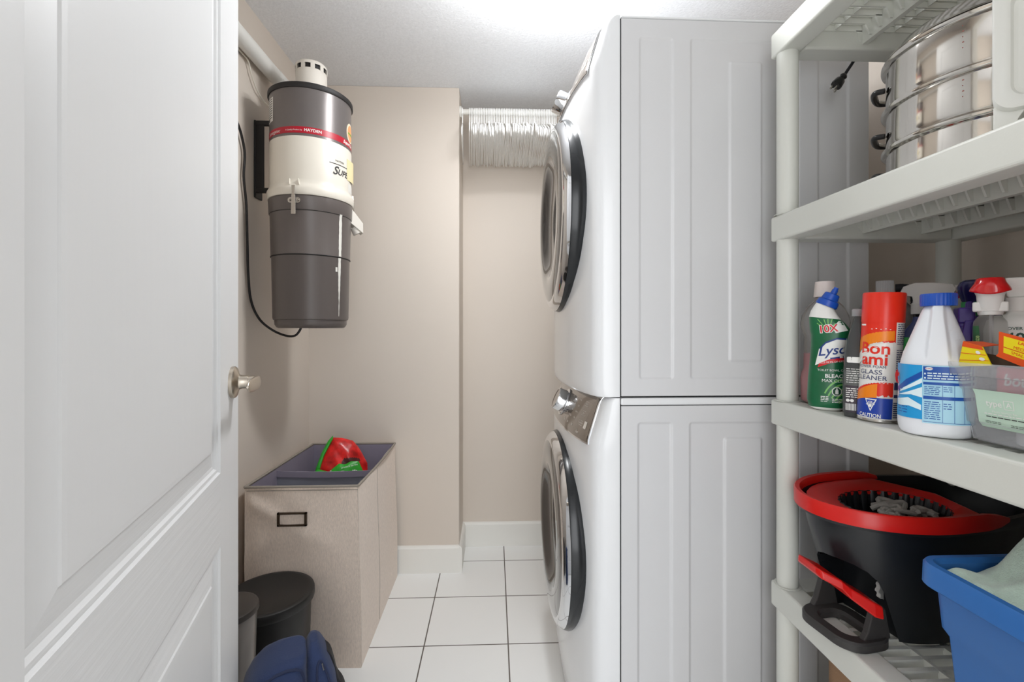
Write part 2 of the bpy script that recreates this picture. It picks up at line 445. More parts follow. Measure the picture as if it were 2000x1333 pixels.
    obj('seam', MB().box(-.0015, .0025, .002, MW - .002, .004, top).box(0.002, MD - .003, .004, MW - .004, top - .002, top + .003), M_gap, t)
    # control fascia
    def S(v, z, e=.0): return (-off_at(v) * P(z) - .0015 - e, v, z)
    v0, v1, za, zb = .047, MW - .047, H - .122, H - .007
    cpl = MB()
    def fas(vm, zm, e): return lambda a, c: S(v0 - vm + (v1 - v0 + 2 * vm) * a, za - zm + (zb - za + 2 * zm) * c, e)
    f1 = fas(.006, .005, .0)
    us = lin_(0, 1, 31); vs = lin_(0, 1, 11)
    def pad(fn_hi, mi):
        n0 = len(us); n1 = len(vs)
        cpl.grid(fn_hi, us, vs, mi)
    pad(fas(.006, .004, .0035), 0)
    for aa, cc in (([0, 0], None), ([1, 1], None)):
        a_ = aa[0]
        cpl.loft([[fas(.006, .004, .0035)(a_, c) for c in vs], [fas(.006, .004, -.003)(a_, c) for c in vs]], 0, (False, False), False, close=False)
    for c_ in (0, 1):
        cpl.loft([[fas(.006, .004, .0035)(a, c_) for a in us], [fas(.006, .004, -.003)(a, c_) for a in us]], 0, (False, False), False, close=False)
    cp = obj('control_panel', cpl, M_chrome, t, split=30)
    cg = MB().grid(fas(0, 0, .0042), us, vs, 0)
    obj('fascia', cg, M_panelgloss, cp, split=0)
    fm = fas(0, 0, .0050)
    FW, FH = v1 - v0, zb - za
    g = MB()
    fn = lambda x, y: fm(1 - x / FW, y / FH)
    words = (['Delicates', 'Normal', 'Whites', 'Heavy Duty', 'Hand Wash', 'Rinse & Spin'], ['Hot', 'Warm', 'Cold', 'Eco'], ['High', 'Med', 'Low', 'No Spin'], ['Heavy', 'Light', 'Normal', 'Max']) if is_washer else \
            (['Delicates', 'Normal', 'Towels', 'Heavy Duty', 'Timed Dry', 'Touch Up'], ['High', 'Med', 'Low', 'Air'], ['More Dry', 'Normal', 'Less', 'Damp'], ['60', '45', '30', '15'])
    for k, w in enumerate(words[0]):
        put_text(g, w, fn, FW * .36 + (k // 3) * -.07 - .035, FH * (.72 - .2 * (k % 3)), .007)
    for c_, ws in enumerate(words[1:]):
        for k, w in enumerate(ws):
            put_text(g, w, fn, FW * (.635 + .075 * c_), FH * (.80 - .145 * k), .0075)
        put_text(g, ['Temp', 'Spin', 'Soil'][c_] if is_washer else ['Temp', 'Dry', 'Time'][c_], fn, FW * (.635 + .075 * c_), FH * .2, .0085, bold=.01)
    for k in range(3):
        x_ = FW * .89; y_ = FH * (.78 - .22 * k)
        put_rect(g, x_ - .014, x_ + .014, y_ - .0062, y_ - .0056, fn, 0, 3, 2); put_rect(g, x_ - .014, x_ + .014, y_ + .0056, y_ + .0062, fn, 0, 3, 2)
        put_text(g, ['Options', 'Steam', 'Control Lock'][k], fn, x_, y_, .006)
    put_rect(g, FW * .95 - .009, FW * .95 + .009, FH * .26, FH * .42, fn, 0, 3, 3)
    put_text(g, 'Start', fn, FW * .885, FH * .12, .009, bold=.01)
    obj('lettering', g, M_mark, cp, split=0)
    kv, kz = .343, H - .064
    p0 = Vector(S(kv, kz)); du = Vector(S(kv, kz + .01)) - Vector(S(kv, kz - .01)); du.normalize()
    dv = Vector((0, 1, 0)); nrm = Vector((-du.z, 0, du.x)).normalized()
    if nrm.x > 0: nrm = -nrm
    frk = (dv, du, nrm)
    kb = MB().lathe([(.001, .004), (.044, .004), (.044, .008), (.040, .0085), (.036, .010), (.0355, .034), (.034, .0375), (.031, .038)], 48, p0, frk)
    kn = obj('knob', kb, M_chrome, cp)
    obj('knob_face', MB().lathe([(.031, .038), (.029, .0365), (.001, .0365)], 40, p0, frk), M_panelgloss, kn)
    # round door
    dc = Vector((-.0015, MW / 2, doorz)); frd = (Vector((0, 1, 0)), Vector((0, 0, 1)), Vector((-1, 0, 0)))
    RD = .294 if is_washer else .297
    d = obj('door', MB().lathe([(RD - .012, .06), (RD - .001, .082), (RD + .001, .100), (RD - .003, .1125), (RD - .008, .114)], 96, dc, frd), M_gasket, t)
    obj('door_ring', MB().lathe([(RD - .004, .1135), (RD - .007, .118), (RD - .012, .125), (RD - .020, .131), (RD - .030, .134), (RD - .034, .1335)], 96, dc, frd), M_chrome, d)
    obj('door_glass', MB().lathe([(RD - .034, .1335), (RD - .045, .137), (RD - .07, .1395), (RD - .095, .140), (RD - .110, .138), (RD - .120, .132), (RD - .133, .121), (RD - .16, .112), (.08, .108), (.001, .107)], 96, dc, frd), M_glass_door, d)
    return t
ZJ = 0.9795
machine('washing_machine', 'white front load washer with taupe control panel, standing on the floor under the dryer', 0.002, ZJ - .005, 0.522, True)
machine('clothes_dryer', 'white front load dryer stacked on top of the washer', ZJ, 0.957, 0.522, False)

# ------------------------------------------------------------------ resin shelving unit
M_resin = mat('grey_white_resin', (209, 210, 203), .45, bump=(400, .04), var=(4, .01))
SX0, SX1, SY0, SY1 = 0.656, 1.105, 0.215, 1.076
SHZ = [0.126, 0.556, 0.9835, 1.4137, 1.846]
LIP = 0.058
su = thing('shelving_unit', 'light grey plastic shelving unit full of cleaning supplies, right of the machines', 'shelves', (SX0, SY0, 0))
def shelf_mesh():
    b = MB(); W = SX1 - SX0; L = SY1 - SY0; e = .05; n = .004
    # hollow rim: outer wall, top band, bottom band, inner wall
    for (x0, x1, y0, y1) in ((0, e, 0, L), (W - e, W, 0, L), (e, W - e, 0, e), (e, W - e, L - e, L)):
        b.box(x0, x1, y0, y1, -LIP, 0)
    return b
def shelf_grate():
    b = MB(); W = SX1 - SX0; L = SY1 - SY0; e = .05
    nx = 5; px = (W - 2 * e) / nx
    ny = int(round((L - 2 * e) / .0272)); py = (L - 2 * e) / ny
    for i in range(1, nx):
        x = e + i * px
        dz = -.046 if i in (2, 4) else -.016
        w1, w2 = (.008, .006) if i in (2, 4) else (.003, .0012)
        b.hexa([(x - w2, e, dz), (x + w2, e, dz), (x + w2, L - e, dz), (x - w2, L - e, dz)], [(x - w1, e, -.0005), (x + w1, e, -.0005), (x + w1, L - e, -.0005), (x - w1, L - e, -.0005)])
    for j in range(ny + 1):
        y = e + j * py
        for i in range(nx):
            x0 = e + i * px; x1 = x0 + px
            b.box(x0, x1, y - .0045, y + .0045, -.005, -.0008)
            b.box(x0, x1, y - .002, y + .002, -.018, -.004)
            if i in (1, 3, 4):           # gusset where the rib meets a main beam
                xe, sg = (x1, -1) if i in (1, 3) else (x0, 1)
                b.hexa([(xe, y - .002, -.040), (xe + sg * .012, y - .002, -.040), (xe + sg * .012, y + .002, -.040), (xe, y + .002, -.040)],
                       [(xe, y - .002, -.016), (xe + sg * .022, y - .002, -.016), (xe + sg * .022, y + .002, -.016), (xe, y + .002, -.016)])
    return b
rim_me = shelf_mesh().mesh('shelf', [M_resin]); gr_me = shelf_grate().mesh('shelf_grate', [M_resin])
for z in SHZ:
    s_ = obj('shelf', rim_me, M_resin, su, bevel=.005, seg=3); s_.location = (0, 0, z)
    g_ = obj('grate', gr_me, M_resin, s_)
    hl = MB()
PRX = .0225
for (x, y) in ((.0245, L_) for L_ in (SY1 - SY0 - .026, .026)):
    for xx in (x, SX1 - SX0 - .037):
        prev = 0.0
        for z in SHZ:
            if z - LIP - prev > .02:
                b = MB().lathe([(PRX - .002, prev - .002), (PRX, prev + .004), (PRX, z - LIP + .002)], 32, (xx, y, 0))
                if prev > 0: b.lathe([(PRX + .006, prev + .0004), (PRX + .0055, prev + .0016), (PRX, prev + .002)], 32, (xx, y, 0))
                obj('post', b, M_resin, su, split=50)
            prev = z

# ------------------------------------------------------------------ central vacuum on the left wall
CVx, CVy = C2W(-.7347, 1.698)
M_cvgrey = mat('vacuum_taupe_metal', (112, 106, 104), .3, metal=.25, var=(3, .02))
M_cvplastic = mat('vacuum_bucket_plastic', (98, 91, 88), .33, var=(2, .06, (6, 6, .3)))
M_cream = mat('vacuum_cream_metal', (222, 216, 204), .32, var=(2, .015))
M_creamp = mat('vacuum_cream_plastic', (224, 218, 208), .45)
M_dark = mat('dark_rubber', (38, 36, 36), .55)
M_red = mat('red_stripe', (176, 24, 44), .35)
M_white = mat('white_print', (236, 234, 230), .5)
M_ink = mat('dark_print', (52, 50, 50), .5)
M_steelc = mat('latch_steel', (196, 192, 186), .25, metal=1.0)
cv = thing('central_vacuum', 'grey and cream cylindrical central vacuum unit hung on the left wall', 'vacuum cleaner', (CVx, CVy, 0))
c0 = (0, 0, 0)
obj('motor_housing', MB().lathe([(.02, 1.975), (.139, 1.975), (.139, 1.968), (.1375, 1.94), (.1375, 1.800)], 80), M_cvgrey, cv)
obj('top_rim', MB().lathe([(.12, 1.984), (.140, 1.985), (.1435, 1.982), (.1440, 1.970), (.1415, 1.966), (.137, 1.966)], 80), M_dark, cv)
low = obj('cream_housing', MB().lathe([(.1378, 1.803), (.1384, 1.800), (.1384, 1.660), (.1384, 1.648), (.1410, 1.640), (.1455, 1.632), (.1470, 1.626), (.1465, 1.608), (.1440, 1.604), (.135, 1.604)], 80), M_cream, cv)
bk = obj('dirt_bucket', MB().lathe([(.136, 1.606), (.1415, 1.602), (.1405, 1.558), (.1375, 1.553), (.1365, 1.549), (.1335, 1.410), (.1345, 1.406), (.1318, 1.400), (.1280, 1.190), (.1262, 1.183), (.1225, 1.182), (.1215, 1.166), (.115, 1.156), (.108, 1.153), (.104, 1.158), (.06, 1.160), (.001, 1.160)], 80), M_cvplastic, cv, split=50)
obj('drip_seam', MB().lathe([(.1375, 1.5555), (.139, 1.5540), (.1375, 1.5525)], 80).lathe([(.1335, 1.4075), (.1352, 1.4045), (.1325, 1.4015)], 80), M_dark, bk)
cap = MB(); n = 80
rr = lambda z, r: [(r * cos(2 * pi * j / n), r * sin(2 * pi * j / n), z) for j in range(n)]
cap.loft([rr(1.98, .0535), rr(2.082, .0535), rr(2.082, .0545)], 0, (False, False))
for k in range(10):
    a0 = 2 * pi * k / 10
    arc = [a0 + 2 * pi / 10 * t for t in lin_(0, .42, 5)]
    cap.loft([[(.0545 * cos(a), .0545 * sin(a), 2.080) for a in arc] , [(.0545 * cos(a), .0545 * sin(a), 2.104) for a in arc], [(.050 * cos(a), .050 * sin(a), 2.104) for a in arc], [(.050 * cos(a), .050 * sin(a), 2.08) for a in arc]], 0, (False, False), close=False, smooth=False)
cap.loft([rr(2.098, .0548), rr(2.106, .0548), rr(2.112, .050), rr(2.112, .001)], 0, (False, False))
cap.loft([rr(2.04, .049), rr(2.10, .049)], 1, (False, False))
obj('exhaust_cap', cap, [M_creamp, M_dark], cv, split=30)
toc = atan2(-CVy, -CVx)                            # direction from the cylinder to the room's doorway
def cyl(R): return lambda s, z: (R * cos(toc + s / .138), R * sin(toc + s / .138), z)
def deg(d): return radians(d) * .138
g = MB(); put_rect(g, deg(-88), deg(110), 1.812, 1.834, cyl(.1381), 0, 60, 2)
st = obj('red_stripe', g, M_red, cv)
g = MB(); f_ = cyl(.1385)
put_text(g, 'HAYDEN', f_, deg(2), 1.823, .014, bold=.02); put_text(g, 'A Quality Product by', f_, deg(-24), 1.822, .0066)
put_text(g, 'Synergytec', f_, deg(-60), 1.822, .016, shear=.4); put_text(g, 'SuperVac', f_, deg(62), 1.823, .017, shear=.4, bold=.02)
obj('stripe_lettering', g, M_white, st, split=0)
g = MB(); f_ = cyl(.1391)
put_text(g, 'S', f_, deg(33), 1.705, .042, shear=.35, bold=.03); put_text(g, 'UPERVAC', f_, deg(37), 1.703, .030, shear=.35, bold=.03, align='LEFT')
put_text(g, 'HAYDEN', f_, deg(42), 1.741, .010); put_rect(g, deg(24), deg(100), 1.728, 1.7305, f_, 0, 20, 2)
obj('logo_lettering', g, M_ink, low, split=0)
g = MB(); put_rect(g, deg(62), deg(95), 1.648, 1.679, cyl(.1388), 0, 8, 2); obj('data_plate', g, mat('data_plate_paper', (226, 224, 218), .5), low)
g = MB(); put_rect(g, deg(-82), deg(-62), 1.865, 1.950, cyl(.1379), 0, 8, 2); s_ = obj('rating_sticker', g, M_white, cv)
g = MB()
for k in range(9): put_rect(g, deg(-80), deg(-64), 1.944 - .008 * k, 1.941 - .008 * k, cyl(.1382), 0, 5, 2)
put_rect(g, deg(-79), deg(-72), 1.868, 1.876, cyl(.1382), 0, 4, 2)
obj('sticker_print', g, M_ink, s_)
g = MB(); put_poly(g, ell(deg(70), 1.868, .030, .036), cyl(.1380), 0, 2); s_ = obj('round_sticker', g, mat('cream_sticker', (236, 222, 196), .5), cv)
g = MB(); put_poly(g, ell(deg(71), 1.868, .024, .030), cyl(.1383), 0, 2); put_rect(g, deg(62), deg(80), 1.862, 1.868, cyl(.1385), 1, 6, 2)
obj('round_sticker_print', g, [mat('orange_print', (232, 164, 110), .5), mat('green_print', (120, 168, 60), .5)], s_)
g = MB(); g.grid(lambda a, z: Vector(cyl(.139 + .006 * sstep((a - deg(60)) / .05))(a, z)), lin_(deg(58), deg(88), 8), lin_(1.690, 1.766, 6))
obj('paper_note', g, mat('yellowed_paper', (228, 214, 168), .7), cv, solid=.0006)
# white paint drip down the bucket
g = MB(); rnd = random.Random(3)
zs = lin_(1.195, 1.556, 40); wd_ = [.0012 + .0048 * sstep((z - 1.19) / .2) + rnd.uniform(-.0008, .0008) for z in zs]
Rz = lambda z: interp([(1.19, .1284), (1.400, .1322), (1.406, .1348), (1.41, .1339), (1.549, .1369), (1.556, .1395)], z)
g.loft([[(Rz(z) * cos(toc + radians(44) + s * w / .13), Rz(z) * sin(toc + radians(44) + s * w / .13), z) for s in (-1, 1)] for z, w in zip(zs, wd_)], 0, close=False)
put_rect(g, deg(36), deg(39.5), 1.352, 1.368, cyl(.1325), 0, 3, 3)
obj('paint_drip', g, mat('dried_white_paint', (222, 220, 212), .6), bk)
# latches
for k, a in enumerate((-22, 98, 218)):
    A = toc + radians(a); o_ = Vector((cos(A), sin(A), 0)); tt_ = Vector((-sin(A), cos(A), 0)); Z = Vector((0, 0, 1))
    P3 = lambda x, y, z: o_ * z + tt_ * x + Z * y
    g = MB(); g.prism(rrect(-.021, .021, 1.574, 1.592, .008), .1405, .1445, P3)
    for sgn in (-1, 1): g.lathe([(.0052, 0), (.004, .003), (.001, .0036)], 12, P3(sgn * .013, 1.583, .1445), (tt_, Z, o_))
    lt = obj('latch', g, M_steelc, cv)
    g = MB(); g.prism([(-.0075, 1.535), (.0075, 1.535), (.0065, 1.60), (-.0065, 1.60)], .1465, .150, P3)
    g.prism([(-.0045, 1.594), (.0045, 1.594), (.0055, 1.632), (-.0055, 1.632)], .149, .1505, P3)
    g.prism([(-.0055, 1.60), (.0055, 1.60), (.004, 1.607), (-.004, 1.607)], .1505, .1512, P3)
    obj('latch_lever', g, M_steelc, lt, bevel=.0008)
    g = MB()
    for sgn in (-1, 1): g.prism([(sgn * .016 - .002, 1.636), (sgn * .016 + .002, 1.636), (sgn * .0145, 1.656)], .139, .146, P3)
    g.box(0, 0, 0, 0, 0, 0) if False else None
    obj('hook_lug', g, M_cream, lt)
# inlet spout at the back right
A = toc + radians(97); o_ = Vector((cos(A), sin(A), 0)); tt_ = Vector((-sin(A), cos(A), 0)); Z = Vector((0, 0, 1))
g = MB(); g.hexa([o_ * .12 + tt_ * x + Z * z for x, z in ((-.025, 1.56), (.025, 1.56), (.025, 1.625), (-.025, 1.625))], [o_ * .180 + tt_ * x + Z * z for x, z in ((-.022, 1.515), (.022, 1.515), (.022, 1.553), (-.022, 1.553))])
ax = (o_ * .5 - Z * .86).normalized(); g.lathe([(.017, -.005), (.019, .022), (.0155, .022), (.015, 0)], 24, o_ * .155 + Z * 1.535, (tt_, ax.cross(tt_), ax))
obj('handle_spout', g, M_creamp, cv, bevel=.002)
# wall bracket
bx = WL - CVx
g = MB().box(bx + .001, bx + .008, -.022, .03, 1.625, 1.905).box(bx + .006, bx + .036, -.020, -.012, 1.645, 1.895).box(bx + .006, bx + .085, -.022, -.008, 1.885, 1.903).box(bx + .006, bx + .085, -.022, -.008, 1.642, 1.660)
obj('wall_bracket', g, M_dark, cv, bevel=.003)
# power cord hanging in a loop to the underside
pts = [onX(452, 205, WL + .012), onX(462, 235, WL + .012), onX(471, 262, WL + .012), onX(478, 300, WL + .012), onX(476, 345, WL + .012), onX(481, 400, WL + .012), onX(483, 470, WL + .012), onX(485, 540, WL + .012), onX(491, 590, WL + .012), at(507, 624, 1.66), at(532, 645, 1.69), at(558, 656, 1.70), at(576, 656, 1.70), at(586, 645, 1.70), at(589, 634, 1.70)]
cd = thing('power_cord', 'black power cord looping from the left wall to the underside of the vacuum', 'cord', pts[0])
obj('cord', MB().tube([p - pts[0] for p in spline(pts, 6)], .0042, 10), mat('black_cord', (30, 28, 28), .4), cd)
pts = [onX(452, 70, WL + .008), onX(466, 96, WL + .008), onX(484, 118, WL + .012), onX(491, 145, WL + .012), onX(502, 176, WL + .012), onX(516, 198, WL + .014), at(530, 212, 1.70), at(540, 222, 1.72)]
tag(obj('low_voltage_wire', MB().tube(spline(pts, 6), .0026, 8), mat('white_wire', (218, 212, 200), .5)), 'thin white wire sagging below the white pipe on the left wall', 'wire')
M_pvc = mat('white_pvc', (228, 227, 222), .35)
pp = thing('vacuum_pipe', 'thick white plastic pipe running under the ceiling to the vacuum', 'pipe', (WL + .034, YF1 + .03, 2.112))
L_ = 1.80 - YF1 - .03
obj('pipe', MB().tube([(0, 0, 0), (0, L_, 0)], .027, 32), M_pvc, pp)
obj('coupling', MB().tube([(0, L_ - .36, 0), (0, L_ - .30, 0)], .0283, 32), M_pvc, pp)
el = [(0, L_, 0)] + [(.10 * (1 - cos(a)) * .9, L_ + .06 * sin(a), -.05 * (1 - cos(a))) for a in lin_(0, pi / 2, 7)]
obj('elbow', MB().tube([(0, L_ - .01, 0), (.008, L_ + .015, -.008), (.03, L_ + .03, -.035), (.05, L_ + .03, -.075), (.06, L_ + .03, -.135)], .029, 24), M_pvc, pp)
for yy in (.45, 1.15):
    obj('pipe_strap', MB().lathe([(.0275, -.008), (.0295, -.008), (.0295, .008), (.0275, .008)], 28, (0, yy, 0), (Vector((1, 0, 0)), Vector((0, 0, 1)), Vector((0, 1, 0)))).box(-.033, -.022, yy - .008, yy + .008, -.045, .045), M_pvc, pp)

# ------------------------------------------------------------------ closet rod and its hangers
RX0, RY, RZ = WRET, 2.235, 2.194
rod = thing('closet_rod', 'white closet rod across the back recess carrying the hangers', 'closet rod', (RX0, RY, RZ))
obj('rod', MB().tube([(0, 0, 0), (WR - RX0, 0, 0)], .0135, 24), mat('rod_white', (226, 224, 218), .4), rod)
for xx in (.004, WR - RX0 - .004):
    obj('rod_socket', MB().lathe([(.001, -.004), (.026, -.004), (.026, .004), (.018, .008), (.001, .008)], 24, (xx, 0, 0), (Vector((0, 1, 0)), Vector((0, 0, 1)), Vector((1, 0, 0)))), mat('rod_white'), rod)
obj('center_bracket', MB().box(.86, .875, -.01, WREC - RY - .001, -.03, -.014).box(.86, .875, WREC - RY - .012, WREC - RY - .001, -.12, .06), mat('rod_white'), rod)
M_hang = mat('white_hanger_plastic', (250, 250, 248), .38)
hm = MB(); hr = .0028
hook = [(0, -.0165 * sin(a), .0165 * cos(a) + .0) for a in lin_(-2.0, pi * .98, 14)]
hook = [(0, y, z) for _, y, z in hook]
hook = hook + [(0, .004, -.034), (0, 0, -.045), (0, 0, -.060)]
hm.tube(hook, .0031, 8)
arm = [(0, 0, -.055), (0, -.05, -.078), (0, -.12, -.112), (0, -.195, -.148), (0, -.209, -.160), (0, -.2125, -.172), (0, -.207, -.183), (0, -.195, -.187), (0, 0, -.188), (0, .195, -.187), (0, .207, -.183), (0, .2125, -.172), (0, .209, -.160), (0, .195, -.148), (0, .12, -.112), (0, .05, -.078), (0, 0, -.055)]
hm.tube(arm, hr, 8)
for sgn in (-1, 1): hm.tube([(0, sgn * .095, -.100), (0, sgn * .099, -.110), (0, sgn * .108, -.106)], .002, 6)
hme = hm.mesh('clothes_hanger', [M_hang])
rnd = random.Random(11)
NH = 54; x = RX0 + .012
hx0 = RX0 + .013; hx1 = onY(1086, 215, RY).x
for k in range(NH):
    o = bpy.data.objects.new('clothes_hanger', hme); COL.objects.link(o)
    t_ = k / (NH - 1)
    x = hx0 + .026 * (k > 0) + (hx1 - hx0 - .026) * t_ + rnd.uniform(-.0004, .0004)
    yaw = radians(3.0 - 6.5 * t_) + rnd.uniform(-.008, .008)
    o.location = (x, RY, RZ); o.rotation_euler = (radians(rnd.uniform(-3.2, 2.6)), rnd.uniform(-.006, .006), yaw)
    if k == 0:
        o.location.x = hx0
        tag(o, 'first white plastic hanger at the left end of the closet rod, apart from the bunch', 'hanger', 'white hangers on the closet rod')
    else:
        tag(o, 'white plastic clothes hanger packed in the tight bunch on the closet rod', 'hanger', 'white hangers on the closet rod')

# ------------------------------------------------------------------ fabric laundry hamper
M_linen = mat('hamper_linen', (226, 211, 198), .9, bump=(520, .25, (1, 1, .45)), var=(330, .10, (1, 1, .25)), sheen=.2)
M_liner = mat('hamper_liner', (140, 134, 150), .7, var=(5, .06))
M_piping = mat('hamper_piping', (150, 142, 132), .85, bump=(600, .3))
M_bronze = mat('dark_bronze_frame', (84, 72, 60), .25, metal=.8)
HX0, HX1, HY0, HY1, HH = -.838, -.462, 1.592, 2.180, .617
hp = thing('laundry_hamper', 'tall beige linen laundry hamper standing in the back left corner', 'hamper', (HX0, HY0, 0))
W_, D_ = HX1 - HX0, HY1 - HY0
def wob(a, z): return .004 * sin(7 * a + 2) * sin(pi * z / HH) + .003 * sin(13 * z + 4 * a)
def bulge(z): return .012 * sstep((HH - z) / HH * 1.3)
def fr_(x, z):        # front face with a sagging fold below the label frame
    d = abs(x - W_ * .35)
    k = -.010 * math.exp(-((z - .46 + .6 * (x - W_ * .45) ** 2 * 6) / .035) ** 2) * math.exp(-(d / .14) ** 2)
    k2 = -.009 * math.exp(-(((x - .03) * .5 + (z - .56) * .8) / .02) ** 2) * (x < .2) * sstep((z - .40) / .15)
    return (x + (x / W_) * bulge(z) , -.001 + .5 * k + k2 * sstep(x / .03) + .0015 * sin(30 * x + 10 * z) * sstep(x / .05), z)
b = MB()
xs = lin_(0, W_, 40); zs = lin_(0, HH, 50); ys = lin_(0, D_, 30)
b.grid(fr_, xs, zs, 0)
def rt(y, z): return (W_ + bulge(z) + .006 * sin(pi * y / D_ * 2) * sstep(z / .1) * (.3 + z) - .010 * math.exp(-((y - D_ * .36) / .006) ** 2) * .25, y, z - .004 * sin(pi * y / D_) * sstep((z - .5) / .1))
b.grid(rt, ys, zs, 0)
b.grid(lambda y, z: (0, y, z), ys, zs, 0)
b.grid(lambda x, z: (x, D_, z), xs, zs, 0)
b.add([(0, 0, .002), (W_ + .012, 0, .002), (W_ + .012, D_, .002), (0, D_, .002)], [(0, 1, 2, 3)], 0)
obj('fabric_shell', b, M_linen, hp, split=50)
e = .006
b = MB()
b.grid(lambda x, z: (x, e, z), lin_(e, W_ - e, 10), lin_(.05, HH - .003, 8)); b.grid(lambda x, z: (x, D_ - e, z), lin_(e, W_ - e, 10), lin_(.05, HH - .003, 8))
b.grid(lambda y, z: (e, y, z), lin_(e, D_ - e, 10), lin_(.05, HH - .003, 8)); b.grid(lambda y, z: (W_ - e, y, z - .003 * sin(pi * y / D_)), lin_(e, D_ - e, 10), lin_(.05, HH - .003, 8))
b.add([(e, e, .05), (W_ - e, e, .05), (W_ - e, D_ - e, .05), (e, D_ - e, .05)], [(0, 1, 2, 3)])
ln = obj('liner', b, M_liner, hp)
yd = D_ * .37
b = MB().grid(lambda x, z: (x, yd + .012 * sin(pi * x / W_) + .006 * sin(9 * x) + (HH - z) * .02, z - .010 * sin(pi * x / W_)), lin_(e, W_ - e, 20), lin_(.06, HH - .012, 14))
obj('divider', b, mat('divider_liner', (138, 140, 152), .45, var=(6, .1)), hp, solid=.002)
b = MB().grid(lambda x, z: (x, yd + .011 * sin(pi * x / W_) + .006 * sin(9 * x) - .002, z - .010 * sin(pi * x / W_)), lin_(e, W_ - e, 20), lin_(HH - .034, HH - .011, 3))
obj('divider_hem', b, M_liner, hp, solid=.003)
tp = [(0, 0), (W_, 0), (W_ + .002, yd * .6), (W_ + .0, yd), (W_ - .002, yd + .01), (W_, D_ * .7), (W_, D_), (0, D_), (0, yd), (0, 0)]
b = MB().tube([(0, 0, HH), (W_, 0, HH)], .0045, 8).tube([(W_, 0, HH)] + [(W_ + .003 * sin(5 * y), y, HH - .004 * sin(pi * y / D_)) for y in lin_(.01, D_ - .01, 12)] + [(W_, D_, HH)], .0045, 8).tube([(W_, D_, HH), (0, D_, HH)], .0045, 8).tube([(0, D_, HH), (0, 0, HH)], .0045, 8)
b.tube([(W_ * .02, -.002, HH - .012), (W_, -.002, HH - .012)], .0015, 6)
obj('piping', b, M_piping, hp)
b = MB(); fx, fz, fw, fh = .160, .510, .049, .023
for x0, x1, z0, z1 in ((-fw, fw, fh - .006, fh), (-fw, fw, -fh, -fh + .006), (-fw, -fw + .008, -fh, fh), (fw - .008, fw, -fh, fh)):
    b.box(fx + x0, fx + x1, -.012, -.004, fz + z0, fz + z1)
sm = MB().tube([Vector(rt(D_ * .42, z)) + Vector((.0004, 0, 0)) for z in lin_(.01, HH - .01, 16)], .0007, 6)
obj('side_seam', sm, M_piping, hp)
obj('label_frame', b, M_bronze, hp, bevel=.001)
# printed bag stuffed in the hamper
def pillow(outline, c, fn, h=.03, nr=10, mi=0, mfn=None, seed=1, wr=.004, back=1.0):
    rn = random.Random(seed); n = len(outline)
    ph = [rn.uniform(0, 6) for _ in range(6)]
    def P(k, r, sgn):
        x = c[0] + (outline[k][0] - c[0]) * r; y = c[1] + (outline[k][1] - c[1]) * r
        hh = h * max(0, 1 - r ** 2.4) ** .6 + wr * (sin(x * 60 + ph[0]) * sin(y * 47 + ph[1]) + .5 * sin(x * 110 + y * 70 + ph[2])) * (1 - r ** 6)
        return fn(x, y, hh if sgn > 0 else -hh * back)
    b = MB(); rs = [0.001] + lin_(.1, 1, nr)
    for sgn in (1, -1):
        o = len(b.v)
        for r in rs:
            for k in range(n): b.v.append(tuple(P(k, r, sgn)))
        for i in range(len(rs) - 1):
            for k in range(n):
                k2 = (k + 1) % n
                b.f.append([o + i * n + k, o + i * n + k2, o + (i + 1) * n + k2, o + (i + 1) * n + k])
                xm = c[0] + (outline[k][0] - c[0]) * rs[i]; ym = c[1] + (outline[k][1] - c[1]) * rs[i]
                b.m.append(mfn(xm, ym) if mfn else mi); b.s.append(True)
    return b
def resample(poly, n=64):
    P = [Vector(p) for p in poly] + [Vector(poly[0])]; L = [0]
    for a, b_ in zip(P, P[1:]): L.append(L[-1] + (b_ - a).length)
    out = []; j = 0
    for i in range(n):
        d = L[-1] * i / n
        while L[j + 1] < d: j += 1
        out.append(tuple(P[j].lerp(P[j + 1], (d - L[j]) / max(1e-9, L[j + 1] - L[j]))))
    return out
def pxfn(pxc, yc):
    """upright plane facing the doorway at depth yc; arguments in metres along it (x right, z up, n towards the viewer)"""
    phi = math.atan((pxc - 1000) / F)
    xc = (pxc - 1000) / F * yc
    u = Vector((*C2W(cos(phi), -sin(phi)), 0)); nn = Vector((*C2W(-sin(phi), -cos(phi)), 0)); o = Vector((*C2W(xc, yc), 0))
    k = yc / F * cos(phi)
    S_ = lambda px: (px - pxc) * k
    Zf = lambda py: CH - (py - HY) / F * yc
    return u, nn, o, S_, Zf
u, nn, o, S_, Zf = pxfn(655, 1.93)
bag = thing('grocery_bag', 'crumpled red and green printed bag of produce in the hamper', 'bag', o)
fnb = lambda x, y, h_: u * x + nn * (h_ + (y - .60) * -.25) + Vector((0, 0, y))
M_bagred = mat('printed_red_produce', (200, 30, 28), .3, var=(28, .5))
M_baggreen = mat('printed_green_band', (46, 158, 44), .35, var=(8, .06))
M_bagdark = mat('printed_dark_stems', (70, 30, 30), .35, var=(30, .4))
redp = [(621, 917), (632, 890), (650, 857), (668, 859), (690, 866), (702, 880), (711, 896), (719, 911), (719, 935), (680, 945), (620, 940)]
def mf(x, y):
    return 1 if (x - S_(685)) ** 2 / .0011 + (y - Zf(900)) ** 2 / .00022 < 1 else 0
obj('red_panel', pillow(resample([(S_(a), Zf(c)) for a, c in redp], 72), (S_(672), Zf(900)), fnb, .035, 12, mfn=mf, seed=4), [M_bagred, M_bagdark], bag, split=0)
edge = [(650, 853), (641, 862), (628, 884), (617, 912), (617, 922), (623, 921), (633, 890), (651, 858)]
